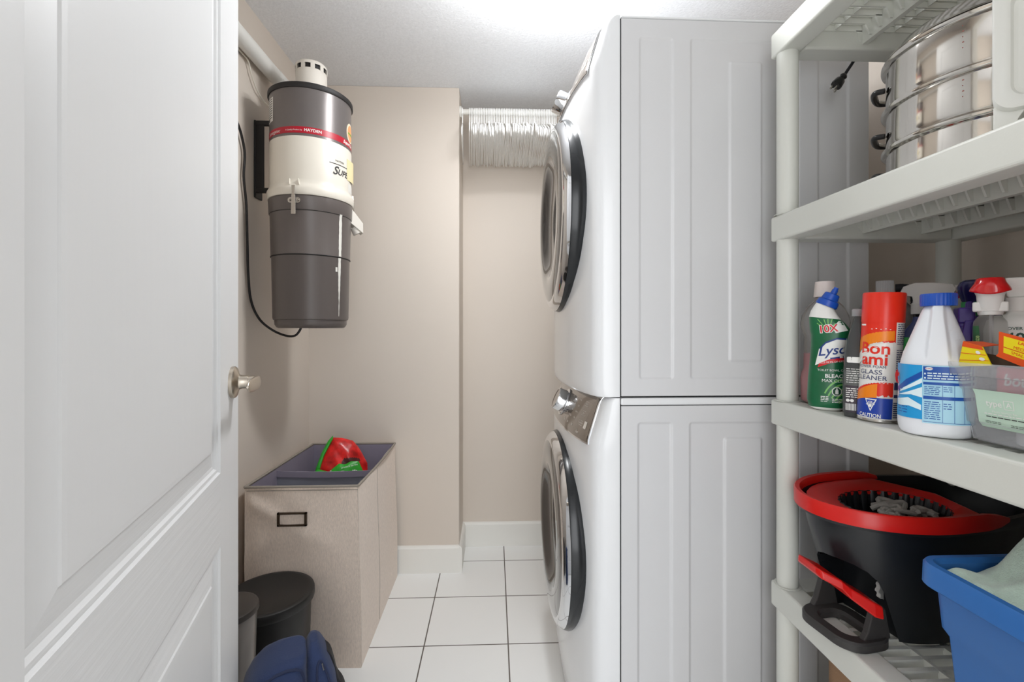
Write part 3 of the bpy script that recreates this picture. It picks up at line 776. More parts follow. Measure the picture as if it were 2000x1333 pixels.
obj('green_edge', pillow(resample([(S_(a), Zf(c)) for a, c in edge], 48), (S_(632), Zf(886)), lambda x, y, h_: fnb(x, y, h_ + .004), .006, 5, wr=0), M_baggreen, bag, split=0)
grn = [(590, 914), (614, 912), (622, 906), (640, 915), (662, 900), (674, 903), (684, 898), (700, 899), (708, 916), (712, 940), (640, 950), (592, 922)]
gb = obj('green_band', pillow(resample([(S_(a), Zf(c)) for a, c in grn], 60), (S_(660), Zf(922)), lambda x, y, h_: fnb(x, y, h_ + .052), .014, 8, wr=.002, seed=9), M_baggreen, bag, split=0)
g = MB(); fx2 = lambda x, y: fnb(x, y, .071)
put_text(g, 'live', fx2, S_(650), Zf(912), .017, bold=.02, rot=-.1); put_text(g, 'life', fx2, S_(692), Zf(914), .016, bold=.02, rot=.1)
put_poly(g, ell(S_(668), Zf(914), .011, .006), fx2, 0, 1); put_text(g, 'produce on the', fx2, S_(682), Zf(904), .010, rot=.12)
obj('band_lettering', g, M_white, gb, split=0)

# ------------------------------------------------------------------ waste bins
M_binblack = mat('black_bin_plastic', (34, 33, 32), .42, var=(8, .1))
tx, ty = C2W(-.748, 1.425)
t = thing('trash_can', 'round black lidded trash can in front of the linen hamper', 'trash can', (tx, ty, 0))
obj('body', MB().lathe([(.001, .002), (.108, .002), (.112, .008), (.121, .318), (.121, .322), (.001, .322)], 64), M_binblack, t)
obj('lid', MB().lathe([(.124, .312), (.129, .312), (.131, .318), (.131, .331), (.129, .337), (.124, .340), (.112, .3395), (.108, .3375), (.001, .3385)], 64), M_binblack, t)
tx, ty = C2W(-.735, 1.190)
t = thing('small_waste_bin', 'slim clear waste bin with a dark lid, half hidden by the open door', 'waste bin', (tx, ty, 0))
M_clearbin = mat('smoky_clear_plastic', (206, 200, 194), .12, trans=.75, ior=1.3, var=(9, .1))
obj('clear_body', MB().lathe([(.001, .002), (.058, .002), (.061, .01), (.071, .418), (.074, .420), (.074, .424), (.069, .424), (.057, .014), (.001, .012)], 48), M_clearbin, t)
obj('bin_liner', MB().grid(lambda a, z: ((.062 + .0025 * sin(9 * a + 8 * z)) * cos(a), (.062 + .0025 * sin(9 * a + 8 * z)) * sin(a), z), lin_(0, 2 * pi, 60), lin_(.06, .42, 16)), mat('grey_bin_bag', (160, 152, 146), .5, var=(14, .25)), t)
obj('lid', MB().lathe([(.001, .436), (.068, .436), (.074, .433), (.076, .427), (.076, .420), (.073, .420), (.073, .425), (.001, .425)], 48), mat('dark_bin_lid', (58, 53, 50), .35), t)

# ------------------------------------------------------------------ navy backpack on the floor
M_navy = mat('navy_nylon', (35, 50, 86), .85, bump=(500, .4), var=(7, .10), sheen=.1)
M_navyd = mat('navy_webbing', (30, 40, 70), .75, bump=(600, .4))
M_black = mat('black_webbing', (24, 24, 28), .7)
u, nn, o, S_, Zf0 = pxfn(560, 1.04)
Zf = lambda py: Zf0(py) - .024
bp_ = thing('backpack', 'navy blue backpack on the floor in front of the hamper', 'backpack', o)
def sect(z, xl, xr, nd, fd, n=40, p=3.2, tilt=0):
    cx, rx = (xl + xr) / 2, (xr - xl) / 2; out = []
    for k in range(n):
        a = 2 * pi * k / n; ca, sa = cos(a), sin(a)
        x = cx + rx * abs(ca) ** (2 / p) * (1 if ca > 0 else -1)
        d = abs(sa) ** (2 / p) * (nd if sa < 0 else fd) * (-1 if sa < 0 else 1)
        out.append(u * x - nn * d + Vector((0, 0, z)))
    return out
rows = [(1600, 480, 604, .07, .06), (1560, 472, 606, .085, .07), (1440, 466, 606, .09, .07), (1370, 467, 605, .088, .07), (1320, 470, 604, .085, .07), (1290, 479, 602, .08, .07), (1272, 490, 600, .075, .065), (1259, 505, 600, .07, .06), (1251, 525, 599, .06, .05), (1246, 545, 596, .04, .035)]
zz_ = lambda py: max(.003, Zf(py))
mcb = MB().loft([sect(zz_(r[0]) if i else .003, S_(r[1]), S_(r[2]), r[3], r[4]) for i, r in enumerate(rows)])
obj('main_compartment', mcb, M_navy, bp_, split=60)
rows2 = [(1600, 592, 680, .05, .07), (1540, 592, 684, .062, .075), (1400, 592, 676, .062, .075), (1333, 592, 665, .062, .075), (1300, 593, 657, .06, .07), (1275, 595, 646, .055, .065), (1255, 598, 634, .045, .055), (1245, 602, 626, .03, .04), (1239, 607, 620, .015, .02)]
skb = MB().loft([sect(zz_(r[0]) if i else .003, S_(r[1]), S_(r[2]), r[3], r[4], p=2.6) for i, r in enumerate(rows2)])
pk = obj('side_pocket', skb, M_navy, bp_, split=60)
tb = lambda px, py, d: u * S_(px) + nn * d + Vector((0, 0, Zf(py)))
_bt = BVHTree.FromPolygons([Vector(v) for v in mcb.v + skb.v], list(mcb.f) + [[a_ + len(mcb.v) for a_ in f_] for f_ in skb.f])
def onbag(px, py):
    p_ = u * S_(px) + Vector((0, 0, Zf(py))); h_, n_, i_, d_ = _bt.ray_cast(p_ + nn * .5, -nn)
    return (h_ if h_ else p_) + nn * .001
obj('piping', MB().tube([onbag(*p_) for p_ in ((594, 1400), (595, 1360), (595, 1330), (594, 1300), (591, 1275), (587, 1262), (578, 1256), (560, 1254), (540, 1256), (520, 1263), (502, 1276), (488, 1296))], .0030, 8), M_navyd, bp_)
obj('zip_seam', MB().tube(spline([onbag(*p_) for p_ in ((622, 1400), (620, 1340), (618, 1300), (618, 1275), (621, 1264), (626, 1263), (633, 1275), (641, 1298), (648, 1325), (653, 1350))], 4), .0026, 8), M_navyd, bp_)
def strap(pts, w, th, side):
    b = MB(); pts = spline(pts, 6); side = Vector(side).normalized()
    rings = []
    for i, p in enumerate(pts):
        t_ = (pts[min(i + 1, len(pts) - 1)] - pts[max(i - 1, 0)]).normalized(); n_ = t_.cross(side).normalized()
        rings.append([p + side * (w / 2) * a + n_ * (th / 2) * c for a, c in ((-1, -1), (1, -1), (1, 1), (-1, 1))])
    return b.loft(rings, 0, (True, True), False)
obj('carry_loop', strap([tb(474, 1370, .08), tb(455, 1352, .11), tb(451, 1310, .125), tb(453, 1280, .125), tb(461, 1268, .12), tb(474, 1272, .10), tb(480, 1283, .085), tb(482, 1295, .07)], .022, .003, u * .35 + nn * 1.0), M_navyd, bp_)
obj('shoulder_strap', strap([tb(628, 1262, -.01), tb(645, 1275, -.005), tb(654, 1300, .0), tb(660, 1320, .01), tb(676, 1350, .01), tb(690, 1420, .01)], .04, .008, nn), M_black, bp_)
obj('buckle', MB().prism(rrect(S_(604), S_(634), Zf(1346), Zf(1326), .004), .066, .070, lambda x, y, z: u * x + nn * z + Vector((0, 0, y))), M_steelc, pk, bevel=.001)
obj('buckle_slot', MB().prism(rrect(S_(609), S_(629), Zf(1342), Zf(1331), .002), .0695, .0708, lambda x, y, z: u * x + nn * z + Vector((0, 0, y))), M_navyd, pk)
obj('zip_pull', MB().tube([onbag(628, 1266) + nn * .002, onbag(631, 1277) + nn * .002], .003, 8, flat=.5), M_steelc, pk)

# ------------------------------------------------------------------ things on the shelves
S2, S3, S4, S5 = SHZ[3], SHZ[2], SHZ[1], SHZ[0]
class Up:
    """an upright object's own frame, turned towards the doorway: x right, y away, z up"""
    def __init__(s, pxc, yc, zbase, turn=0.0):
        phi = math.atan((pxc - 1000) / F)
        s.pxc, s.yc, s.zb = pxc, yc, zbase
        s.k = yc / F * cos(phi)
        w = C2W((pxc - 1000) / F * yc, yc)
        s.loc = (w[0], w[1], zbase); s.rz = -(phi + TH) + turn
    def x(s, px): return (px - s.pxc) * s.k
    def z(s, py): return max(0.0008, CH - (py - HY) / F * s.yc - s.zb)
def super_(cx, rx, ry, z, n=40, p=2.0, cy=0):
    out = []
    for k in range(n):
        a = 2 * pi * k / n; ca, sa = cos(a), sin(a)
        out.append((cx + rx * abs(ca) ** (2 / p) * (1 if ca >= 0 else -1), cy + ry * abs(sa) ** (2 / p) * (1 if sa >= 0 else -1), z))
    return out
def projector(mb, eps=.0006):
    """puts a point (x, z) of the front elevation onto the surface of a body"""
    bm = bmesh.new(); 
    vs = [bm.verts.new(v) for v in mb.v]
    for f in mb.f:
        try: bm.faces.new([vs[i] for i in f])
        except ValueError: pass
    bt = BVHTree.FromBMesh(bm); bm.free()
    def fn(x, z, e=eps):
        h, n, i, d = bt.ray_cast(Vector((x, -.4, z)), Vector((0, 1, 0)))
        if h is None: return (x, 0, z)
        return (h.x, h.y - e, h.z)
    return fn
def lines_of_print(g, fn, x0, x1, z0, z1, n, mi=0, seed=1, th=.45):
    """rows of tiny illegible print as broken bars"""
    rn = random.Random(seed); dz = (z1 - z0) / n
    for k in range(n):
        x = x0; zc = z1 - dz * (k + .5)
        while x < x1 - .001:
            w = min(rn.uniform(.0025, .008), x1 - x)
            put_rect(g, x, x + w, zc - dz * th / 2, zc + dz * th / 2, fn, mi, 3, 2); x += w + .0012
M_clear = mat('clear_plastic', (228, 226, 224), .12, trans=.8, ior=1.25, var=(5, .02))
M_frost = mat('frosted_plastic', (232, 232, 234), .3, trans=.72, ior=1.12, var=(5, .02))
M_wplast = mat('white_plastic', (230, 230, 226), .35)
M_blueprint = mat('navy_print', (24, 56, 128), .4)
M_redprint = mat('red_print', (208, 28, 36), .4)
M_wprint = mat('label_white', (236, 236, 232), .45)
M_bprint = mat('label_black_print', (46, 46, 52), .5)

# pink liquid jug
U = Up(1611, 1.036, S3)
t = thing('soap_jug', 'clear jug half full of pink liquid with a pale cap, behind the green bottle', 'jug', U.loc, U.rz)
pr = [(.040, .001), (.049, .006), (.050, .055), (.048, .068), (.0435, .078), (.0425, .15), (.048, .165), (.050, .180), (.047, .197), (.036, .218), (.022, .232), (.018, .240)]
jb = MB().lathe(pr, 48, cap=(True, True), sx=.94, sy=.9); obj('jug_body', jb, M_clear, t, split=60)
pr2 = [(.038, .003), (.047, .008), (.048, .055), (.046, .067), (.0415, .078), (.0413, .112), (.001, .112)]
obj('pink_liquid', MB().lathe(pr2, 48, cap=(True, False), sx=.94, sy=.88), mat('pink_soap', (226, 116, 130), .25, trans=.1, ior=1.3, var=(4, .05)), t)
obj('cap', MB().lathe([(.019, .238), (.0215, .238), (.0185, .272), (.001, .272)], 36), mat('pale_pink_cap', (226, 214, 210), .4), t)

# grey capped clear jug behind the spray can
U = Up(1728, .985, S3)
t = thing('clear_jug', 'large clear jug with a ribbed translucent cap, behind the red aerosol can', 'jug', U.loc, U.rz)
obj('jug_body', MB().lathe([(.05, .001), (.057, .006), (.058, .15), (.055, .185), (.046, .21), (.033, .226), (.018, .236), (.015, .24)], 48, cap=(True, True), sy=.85), mat('smoky_jug_plastic', (170, 168, 168), .15, trans=.7, ior=1.2), t, split=60)
cb = MB(); n = 60
cb.loft([[((.0148 + .0006 * (k % 2)) * cos(2 * pi * k / n), (.0148 + .0006 * (k % 2)) * sin(2 * pi * k / n), z) for k in range(n)] for z in (.238, .2685)], 0, (True, True), False)
obj('cap', cb, M_frost, t)

# toilet bowl cleaner with the angled neck
U = Up(1616, .958, S3)
t = thing('toilet_cleaner_bottle', 'green labelled white bottle with angled neck and blue cap', 'bottle', U.loc, U.rz)
rows = [(799, 1590, 1642, .020), (794, 1578, 1650, .024), (780, 1575, 1653, .025), (740, 1577, 1653, .025), (700, 1581, 1652, .0245), (675, 1583, 1656, .0245), (655, 1583, 1661, .024), (646, 1581, 1662, .024), (634, 1580, 1652, .0235), (622, 1579, 1643, .022), (612, 1583, 1636, .020), (602, 1590, 1631, .0175), (594, 1596, 1628, .015)]
bd = MB(); n = 44
rg = []
for i, (py, xl, xr, ry) in enumerate(rows):
    z = U.z(py) if i else .0008
    rg.append(super_((U.x(xl) + U.x(xr)) / 2, (U.x(xr) - U.x(xl)) / 2, ry, z, n, 2.6))
for i, rr_ in enumerate(rg[-4:]):
    sl = (i + 1) * .12
    rg[len(rg) - 4 + i] = [(x, y, z - (x - U.x(1610)) * sl) for x, y, z in rr_]
bd.loft(rg, 0, (True, True), True, mis=[0] + [1] * 8 + [0] * 3)
body = obj('bottle_body', bd, [M_wplast, mat('label_green', (18, 96, 58), .3, var=(12, .18))], t, split=60)
pj = projector(bd)
ax = Vector((.42, 0, .9)).normalized(); p0 = Vector((U.x(1613), 0, U.z(598))); fr = (Vector((.9, 0, -.42)).normalized(), Vector((0, 1, 0)), ax)
M_bluecap = mat('blue_cap', (26, 78, 176), .35)
cbm = MB().lathe([(.0195, 0), (.020, .003), (.0185, .012), (.0155, .014), (.0135, .026), (.0115, .0275), (.001, .0275)], 32, p0, fr)
cp_ = obj('cap', cbm, M_bluecap, t)
obj('nozzle', MB().lathe([(.006, .026), (.0055, .035), (.0042, .038), (.0042, .041), (.001, .041)], 20, p0 + fr[0] * .001, fr), M_bluecap, cp_)
g = MB(); X, Z_ = U.x, U.z
pw = lambda pts: [(X(a), Z_(b)) for a, b in pts]
put_poly(g, pw([(1592, 713), (1600, 681), (1612, 668), (1634, 660), (1655, 661), (1655, 697), (1630, 700), (1606, 708)]), pj, 0, 3)
lo = obj('logo_panel', g, M_wprint, body, split=0)
g = MB(); put_poly(g, pw([(1597, 717), (1600, 709), (1622, 700), (1654, 697), (1654, 703), (1622, 708)]), lambda x, z: pj(x, z, .0008), 0, 3); obj('red_band', g, M_redprint, body, split=0)
g = MB(); put_text(g, 'Lysol', lambda x, z: pj(x, z, .0011), X(1627), Z_(684), .0265, shear=.35, bold=.012, rot=.14); 
for pts in ([(1600, 681), (1612, 668), (1634, 660), (1655, 661), (1655, 664), (1634, 663), (1613, 671), (1603, 681)], [(1621, 698), (1655, 693), (1655, 697), (1622, 701)]): put_poly(g, pw(pts), lambda x, z: pj(x, z, .0009), 0, 2)
obj('brand_lettering', g, M_blueprint, lo, split=0)
g = MB(); put_poly(g, pw([(1626, 642), (1637, 628), (1644, 628), (1655, 646), (1632, 651)]), lambda x, z: pj(x, z, .0006), 0, 2); obj('burst', g, M_wprint, body, split=0)
g = MB(); put_text(g, '10X', lambda x, z: pj(x, z, .0012), X(1617), Z_(643), .0205, bold=.035, rot=.10, sx=.95); obj('strength_lettering', g, M_redprint, body, split=0)
g = MB(); put_text(g, '10X', lambda x, z: pj(x, z, .0010), X(1617), Z_(643), .0205, bold=.075, rot=.10, sx=.95); put_text(g, 'TOILET BOWL CLEANER', lambda x, z: pj(x, z, .0009), X(1633), Z_(722), .0058); put_text(g, 'BLEACH', lambda x, z: pj(x, z, .0009), X(1633), Z_(733), .0105, bold=.02); put_text(g, 'KILLS 99.9% OF GERMS', lambda x, z: pj(x, z, .0012), X(1627), Z_(706), .0050, bold=.01, rot=.1)
put_text(g, 'MAUSCHEN', lambda x, z: pj(x, z, .0009), X(1632), Z_(742), .0085, bold=.006) if False else put_text(g, 'MAX CLEAN', lambda x, z: pj(x, z, .0009), X(1632), Z_(742), .0085, bold=.006)
put_poly(g, ell(X(1634), Z_(762), .0088, .0098, 8, pi / 8), pj, 0, 1); lines_of_print(g, pj, X(1603), X(1618), Z_(783), Z_(771), 4, 0, 2); lines_of_print(g, pj, X(1625), X(1644), Z_(784), Z_(775), 3, 0, 3)
obj('white_lettering', g, M_wprint, body, split=0)
g = MB(); put_poly(g, ell(X(1634), Z_(762), .0072, .0080, 8, pi / 8), lambda x, z: pj(x, z, .0009), 0, 1); obj('symbol_ground', g, mat('label_deep_green', (12, 70, 44), .3), body)
g = MB(); put_rect(g, X(1631), X(1637), Z_(767), Z_(759), lambda x, z: pj(x, z, .0012), 0, 3, 3); put_rect(g, X(1632.5), X(1635.5), Z_(759), Z_(756), lambda x, z: pj(x, z, .0012), 0, 2, 2); obj('symbol', g, M_wprint, body)
M_lime = mat('label_light_green', (120, 186, 96), .35)
g = MB()
for k in range(9):
    a0 = .25 + k * .27; cx_, cz_ = X(1618), Z_(648)
    r1 = .034 if k % 2 else .026
    pts = [(cx_ + .007 * cos(a0 - .09), cz_ + .007 * sin(a0 - .09)), (cx_ + r1 * cos(a0 - .03), cz_ + r1 * sin(a0 - .03)), (cx_ + r1 * cos(a0 + .03), cz_ + r1 * sin(a0 + .03)), (cx_ + .007 * cos(a0 + .09), cz_ + .007 * sin(a0 + .09))]
    pts = [(max(X(1583), min(X(1650), a)), min(Z_(624), b)) for a, b in pts]
    try: put_poly(g, pts, lambda x, z: pj(x, z, .0004), 0, 1)
    except Exception: pass
for k in range(5):
    r0 = .012 + k * .0075
    put_poly(g, [(X(1650) - r0 * cos(a) * .9, Z_(792) + r0 * sin(a) * 1.3) for a in lin_(.5, 1.5, 8)] + [(X(1650) - (r0 + .0028) * cos(a) * .9, Z_(792) + (r0 + .0028) * sin(a) * 1.3) for a in lin_(1.5, .5, 8)], lambda x, z: pj(x, z, .0003), 0, 1)
obj('light_rays', g, M_lime, body)

# dark shampoo-like bottle with barcode
U = Up(1674, .880, S3)
t = thing('cleaner_bottle', 'smoky clear bottle with a dark label and barcode, left of the red aerosol can', 'bottle', U.loc, U.rz)
rows = [(808, 1648, 1700, .018), (802, 1645, 1703, .021), (740, 1645, 1703, .021), (690, 1649, 1701, .020), (660, 1655, 1697, .018), (640, 1662, 1692, .014), (625, 1668, 1686, .010), (612, 1669, 1685, .009)]
b = MB().loft([super_((U.x(r[1]) + U.x(r[2])) / 2, (U.x(r[2]) - U.x(r[1])) / 2, r[3], U.z(r[0]) if i else .0008, 36, 2.6) for i, r in enumerate(rows)])
body = obj('bottle_body', b, mat('smoky_bottle', (110, 112, 112), .15, trans=.55, ior=1.2), t, split=60)
obj('cap', MB().lathe([(.0105, U.z(618)), (.0105, U.z(606)), (.009, U.z(604)), (.001, U.z(604))], 24, (U.x(1677), 0, 0)), M_frost, t)
pj = projector(b); X, Z_ = U.x, U.z
g = MB(); put_rect(g, X(1646), X(1690), Z_(804), Z_(752), pj, 0, 8, 4); put_rect(g, X(1649), X(1690), Z_(752), Z_(722), pj, 1, 8, 4)
lb = obj('dark_label', g, [mat('plum_label', (66, 58, 66), .4), mat('grey_label', (92, 94, 92), .4)], body)
g = MB(); e9 = lambda x, z: pj(x, z, .0010)
put_poly(g, rrect(X(1654), X(1690), Z_(708), Z_(697), .002), e9, 0, 1)
lines_of_print(g, e9, X(1653), X(1688), Z_(748), Z_(718), 7, 0, 5, .3); lines_of_print(g, e9, X(1652), X(1688), Z_(776), Z_(756), 5, 0, 6, .4)
put_poly(g, ell(X(1656), Z_(781), .003, .003, 12), e9, 0, 0); put_poly(g, ell(X(1664), Z_(781), .003, .003, 12), e9, 0, 0)
x = X(1651); rn = random.Random(8)
while x < X(1672):
    w = rn.choice((.0004, .0008, .0012)); put_rect(g, x, x + w, Z_(800), Z_(787), e9, 0, 2, 2); x += w + rn.choice((.0005, .0009))
obj('label_print', g, M_wprint, lb)

# red aerosol can of glass cleaner
U = Up(1714, .842, S3)
t = thing('aerosol_can', 'red, white and blue aerosol can of foaming glass cleaner', 'spray can', U.loc, U.rz)
t.rotation_euler = (0, radians(2.4), U.rz)
RC = .0302; fc = lambda e=0: (lambda s, z: ((RC + .0006 + e) * sin(s / RC), -(RC + .0006 + e) * cos(s / RC), z))
H_ = U.z(573)
M_can = mat('can_white', (232, 230, 224), .25); M_canred = mat('can_red', (226, 44, 22), .28); M_canor = mat('can_orange', (238, 132, 20), .3); M_canblue = mat('can_blue', (22, 60, 160), .3)
body = obj('can_body', MB().lathe([(.025, .0018), (RC - .001, .001), (RC + .001, .003), (RC + .001, .0055), (RC, .0075), (RC, U.z(629))], 64, cap=(True, True)), M_can, t)
obj('base_ring', MB().lathe([(RC - .001, .0008), (RC + .0013, .0025), (RC + .0013, .0058), (RC, .0068)], 64), M_steelc, body)
obj('cap', MB().lathe([(RC + .0012, U.z(630)), (RC + .0012, H_ - .002), (RC, H_), (RC - .004, H_ - .0005), (RC - .006, H_ - .004), (.001, H_ - .005)], 64), M_canred, t)
D = lambda d: radians(d) * RC
zb = lambda py: U.z(py)
def torn(z, a=.0012, sd=1): return lambda s: z + a * sin(s * 700 + sd) + a * .6 * sin(s * 1900 + sd * 2)
def band(g, s0, s1, lo, hi, mi, e=0, n=40):
    g.grid(lambda s, q_: fc(e)(s, lo(s) + (hi(s) - lo(s)) * q_), lin_(s0, s1, n), [0, .5, 1], mi)
g = MB()
band(g, D(-100), D(38), torn(zb(668), .001, 2), lambda s: zb(629), 0)                 # upper red field
arc = lambda py, k: (lambda s: zb(py) - k * ((s - D(38)) / D(138)) ** 2)
band(g, D(-100), D(34), lambda s: arc(664, .032)(s) + .0007 * sin(s * 1500), lambda s: arc(646, .022)(s) + .0007 * sin(s * 1300), 1, .0002)
band(g, D(-100), D(30), lambda s: arc(668, .03)(s) - .020, lambda s: arc(668, .030)(s), 2, .0003)
band(g, D(-100), D(38), torn(zb(770), .0016, 5), lambda s: zb(744) - .018 * ((s - D(20)) / D(100)) ** 2 + .0008 * sin(s * 1500), 0, 0)
band(g, D(-100), D(-6), lambda s: zb(778) - .012 * ((s - D(20)) / D(100)) ** 2, lambda s: zb(746) - .022 * ((s - D(20)) / D(100)) ** 2, 1, .0002)
band(g, D(-100), D(38), lambda s: .0085, lambda s: zb(774) - .014 * max(0, (-s + D(10)) / D(110)) ** 2, 3, .0003)
put_rect(g, D(38), D(105), zb(655), zb(629), fc(), 2, 14, 2)
pb = obj('printed_fields', g, [M_canred, M_canor, M_can, M_canblue], body)
g = MB(); f_ = fc(.0006)
for w, py in (('Bon', 681), ('ami', 702)): put_text(g, w, f_, D(-19), zb(py), .0285, bold=.030, space=1.0, sx=1.0)
obj('brand_lettering', g, M_canred, pb, split=0)
g = MB(); put_text(g, 'POWER FOAM', f_, D(-27), zb(715.5), .0068, bold=.01); put_text(g, 'GLASS', f_, D(-28), zb(726), .0115, sx=1.1); put_text(g, 'CLEANER', f_, D(-30), zb(737), .0115, sx=1.05)
lines_of_print(g, f_, D(42), D(82), zb(672), zb(632), 11, 0, 3, .35); lines_of_print(g, f_, D(42), D(85), zb(734), zb(680), 13, 0, 4, .4)
for k in range(8): put_rect(g, D(40), D(70), zb(810) + k * .0036, zb(810) + k * .0036 + .0018, f_, 0, 6, 2)
for z0, z1 in ((zb(757), zb(743)), (zb(772), zb(766))): put_rect(g, D(40), D(72), z0, z1, f_, 0, 6, 2)
obj('small_print', g, mat('can_dark_print', (48, 58, 100), .5), pb, split=0)
g = MB(); f2 = fc(.0008)
put_poly(g, [(D(-38), zb(777)), (D(-5), zb(777)), (D(-21), zb(801))], f2, 0, 2); put_text(g, 'CAUTION', f2, D(-24), zb(809), .0092, bold=.03, sx=.8); put_text(g, 'CONTENTS UNDER PRESSURE', f2, D(-24), zb(815), .0034, bold=.01)
for k in range(5): put_rect(g, D(-30 + 12 * k), D(-26 + 12 * k), zb(644) + .001 * (k % 2), zb(643) + .001 * (k % 2), f2, 0, 2, 2); put_rect(g, D(-22 + 10 * k), D(-18 + 10 * k), zb(746), zb(745), f2, 0, 2, 2)
put_rect(g, D(-70), D(-48), zb(637), zb(634), f2, 0, 4, 2)
wl = obj('white_lettering', g, M_wprint, pb, split=0)
g = MB(); f3 = fc(.0010); put_poly(g, [(D(-34), zb(779)), (D(-9), zb(779)), (D(-21), zb(797))], f3, 0, 2); obj('warning_ground', g, M_canblue, wl)
g = MB(); f4 = fc(.0012); cx_, cz_ = D(-21.5), zb(789)
for k in range(7):
    a = .3 + k * .45; put_poly(g, [(cx_, cz_), (cx_ + .0062 * cos(a - .1), cz_ + .0085 * sin(a - .1) * .9), (cx_ + .0062 * cos(a + .1), cz_ + .0085 * sin(a + .1) * .9)], f4, 0, 0)
put_poly(g, ell(cx_, cz_ - .001, .0022, .0028, 12), f4, 0, 0)
obj('warning_symbol', g, M_wprint, wl)

# spray bottle with the clear head and black hose
M_sheadclear = mat('milky_clear_head', (224, 220, 216), .25, trans=.45, ior=1.2)
def spray_head(t, z0, body_m, trig_m, s=1.0, flip=1, collar_m=None, x0=0.0):
    """trigger head pointing to +x*flip seen from the front"""
    P = lambda x, y, z: (x0 + flip * x * s, y * s, z0 + z * s)
    b = MB().lathe([(.0140 * s, z0), (.0140 * s, z0 + .018 * s), (.012 * s, z0 + .020 * s), (.010 * s, z0 + .03 * s)], 28, (x0, 0, 0))
    hd = obj('spray_collar', b, collar_m or body_m, t)
    b = MB().loft([[P(x, y * w, z) for x, z in ((-.028, .040), (-.024, .049), (-.008, .055), (.016, .054), (.040, .050), (.044, .040), (.040, .033), (.012, .031), (.010, .018), (-.010, .018), (-.012, .031), (-.024, .034))] for y, w in ((-.0085, 1), (-.0105, 1), (.0105, 1), (.0085, 1))], 0, (True, True), False)
    obj('spray_body', b, body_m, t, bevel=.002 * s)
    b = MB().tube([P(.014, 0, .032), P(.024, 0, .020), (P(.030, 0, .004)), P(.028, 0, -.012)], .0045 * s, 10, flat=1.4)
    obj('trigger', b, trig_m, t)
    b = MB().tube([P(.043, 0, .042), P(.050, 0, .042)], .0065 * s, 14)
    obj('nozzle', b, trig_m, t)
U = Up(1799, .905, S3)
t = thing('spray_bottle', 'green and blue spray bottle with a milky clear trigger head, behind the bleach jug', 'spray bottle', U.loc, U.rz)
b = MB().loft([super_(0, rx, ry, z, 36, 2.4) for z, rx, ry in ((.0008, .032, .022), (.005, .036, .024), (.10, .036, .024), (.135, .034, .023), (.165, .024, .018), (.18, .014, .014), (.19, .012, .012))])
body = obj('bottle_body', b, mat('navy_bottle', (36, 44, 92), .3), t, split=60)
g = MB().loft([super_(0, rx + .0006, ry + .0006, z, 36, 2.4) for z, rx, ry in ((.012, .036, .024), (.10, .036, .024), (.135, .034, .023), (.150, .029, .0206))], 0, (False, False)); obj('green_label', g, mat('leaf_green', (34, 150, 62), .35), body)
spray_head(t, .196, M_sheadclear, M_sheadclear, 1.1, 1)
obj('nozzle_tip', MB().lathe([(.001, 0), (.009, 0), (.006, .008), (.001, .008)], 4, (.050, 0, .232), (Vector((0, 1, 0)), Vector((0, 0, 1)), Vector((1, 0, 0)))), M_redprint, t)

# black corrugated hose
hz_ = thing('corrugated_hose', 'black corrugated hose curving down behind the spray bottle', 'hose', Vector((*C2W(.80, .985), S3)))
o_ = Vector(hz_.location); u_, nn_, oo, SS, ZZ = pxfn(1780, .955)
pts = spline([oo + u_ * SS(a) + Vector((0, 0, ZZ(c))) - o_ for a, c in ((1748, 562), (1762, 562), (1776, 565), (1786, 574), (1789, 590), (1789, 640), (1787, 720), (1786, 765))], 14)
obj('hose', MB().tube(pts, .009, 14, rs=[.0098 if k % 2 else .0078 for k in range(len(pts))]), M_black, hz_, split=0)

# bleach jug
U = Up(1828, .738, S3)
t = thing('bleach_jug', 'large white bleach jug with a blue cap and blue label', 'jug', U.loc, U.rz)
rows = [(853, 1768, 1888, .040), (847, 1756, 1898, .047), (835, 1750, 1903, .050), (815, 1748, 1905, .051), (712, 1754, 1903, .051), (704, 1757, 1901, .050), (697, 1759, 1899, .049), (690, 1761, 1896, .048), (682, 1765, 1892, .047), (660, 1775, 1882, .042), (630, 1789, 1870, .034), (610, 1797, 1861, .027), (600, 1803, 1857, .022), (594, 1808, 1854, .019)]
bd = MB(); rg = []
nn2 = 180
for i, (py, xl, xr, ry) in enumerate(rows):
    z = U.z(py) if i else .0008
    r_ = super_((U.x(xl) + U.x(xr)) / 2, (U.x(xr) - U.x(xl)) / 2, ry, z, nn2, 2.5)
    if py < 700:      # pinched grip on both sides of the front ridge
        q_ = []
        for x_, y_, z__ in r_:
            d = sstep((abs(x_ - U.x(1832)) - (.0055 + .006 * sstep((py - 600) / 100))) / .004) * (1 - sstep((abs(x_ - U.x(1832)) - .018) / .024)) if y_ < 0 else 0
            q_.append((x_, y_ + d * .0085 * sstep((704 - py) / 22), z__))
        r_ = q_
    rg.append(r_)
bd.loft(rg)
body = obj('jug_body', bd, mat('bleach_white', (230, 233, 238), .32), t, sub=1, split=0)
pj0 = projector(bd); pj = lambda x, z, e=.0012: pj0(x, z, e); X, Z_ = U.x, U.z
cz = U.z(597); n = 70
b = MB().loft([[((r + .0005 * (k % 2)) * cos(2 * pi * k / n) + U.x(1833), (r + .0005 * (k % 2)) * sin(2 * pi * k / n), z) for k in range(n)] for r, z in ((.0215, cz - .001), (.022, cz + .001), (.022, U.z(577)), (.021, U.z(574.5)), (.019, U.z(574)), (.001, U.z(574.5)))], 0, (True, False))
obj('cap', b, M_bluecap, t, split=30)
M_lblue = mat('label_azure', (32, 152, 214), .35, var=(4, .05)); M_lpale = mat('label_pale_blue', (168, 214, 234), .4); M_ldeep = mat('label_royal_blue', (18, 78, 164), .35)
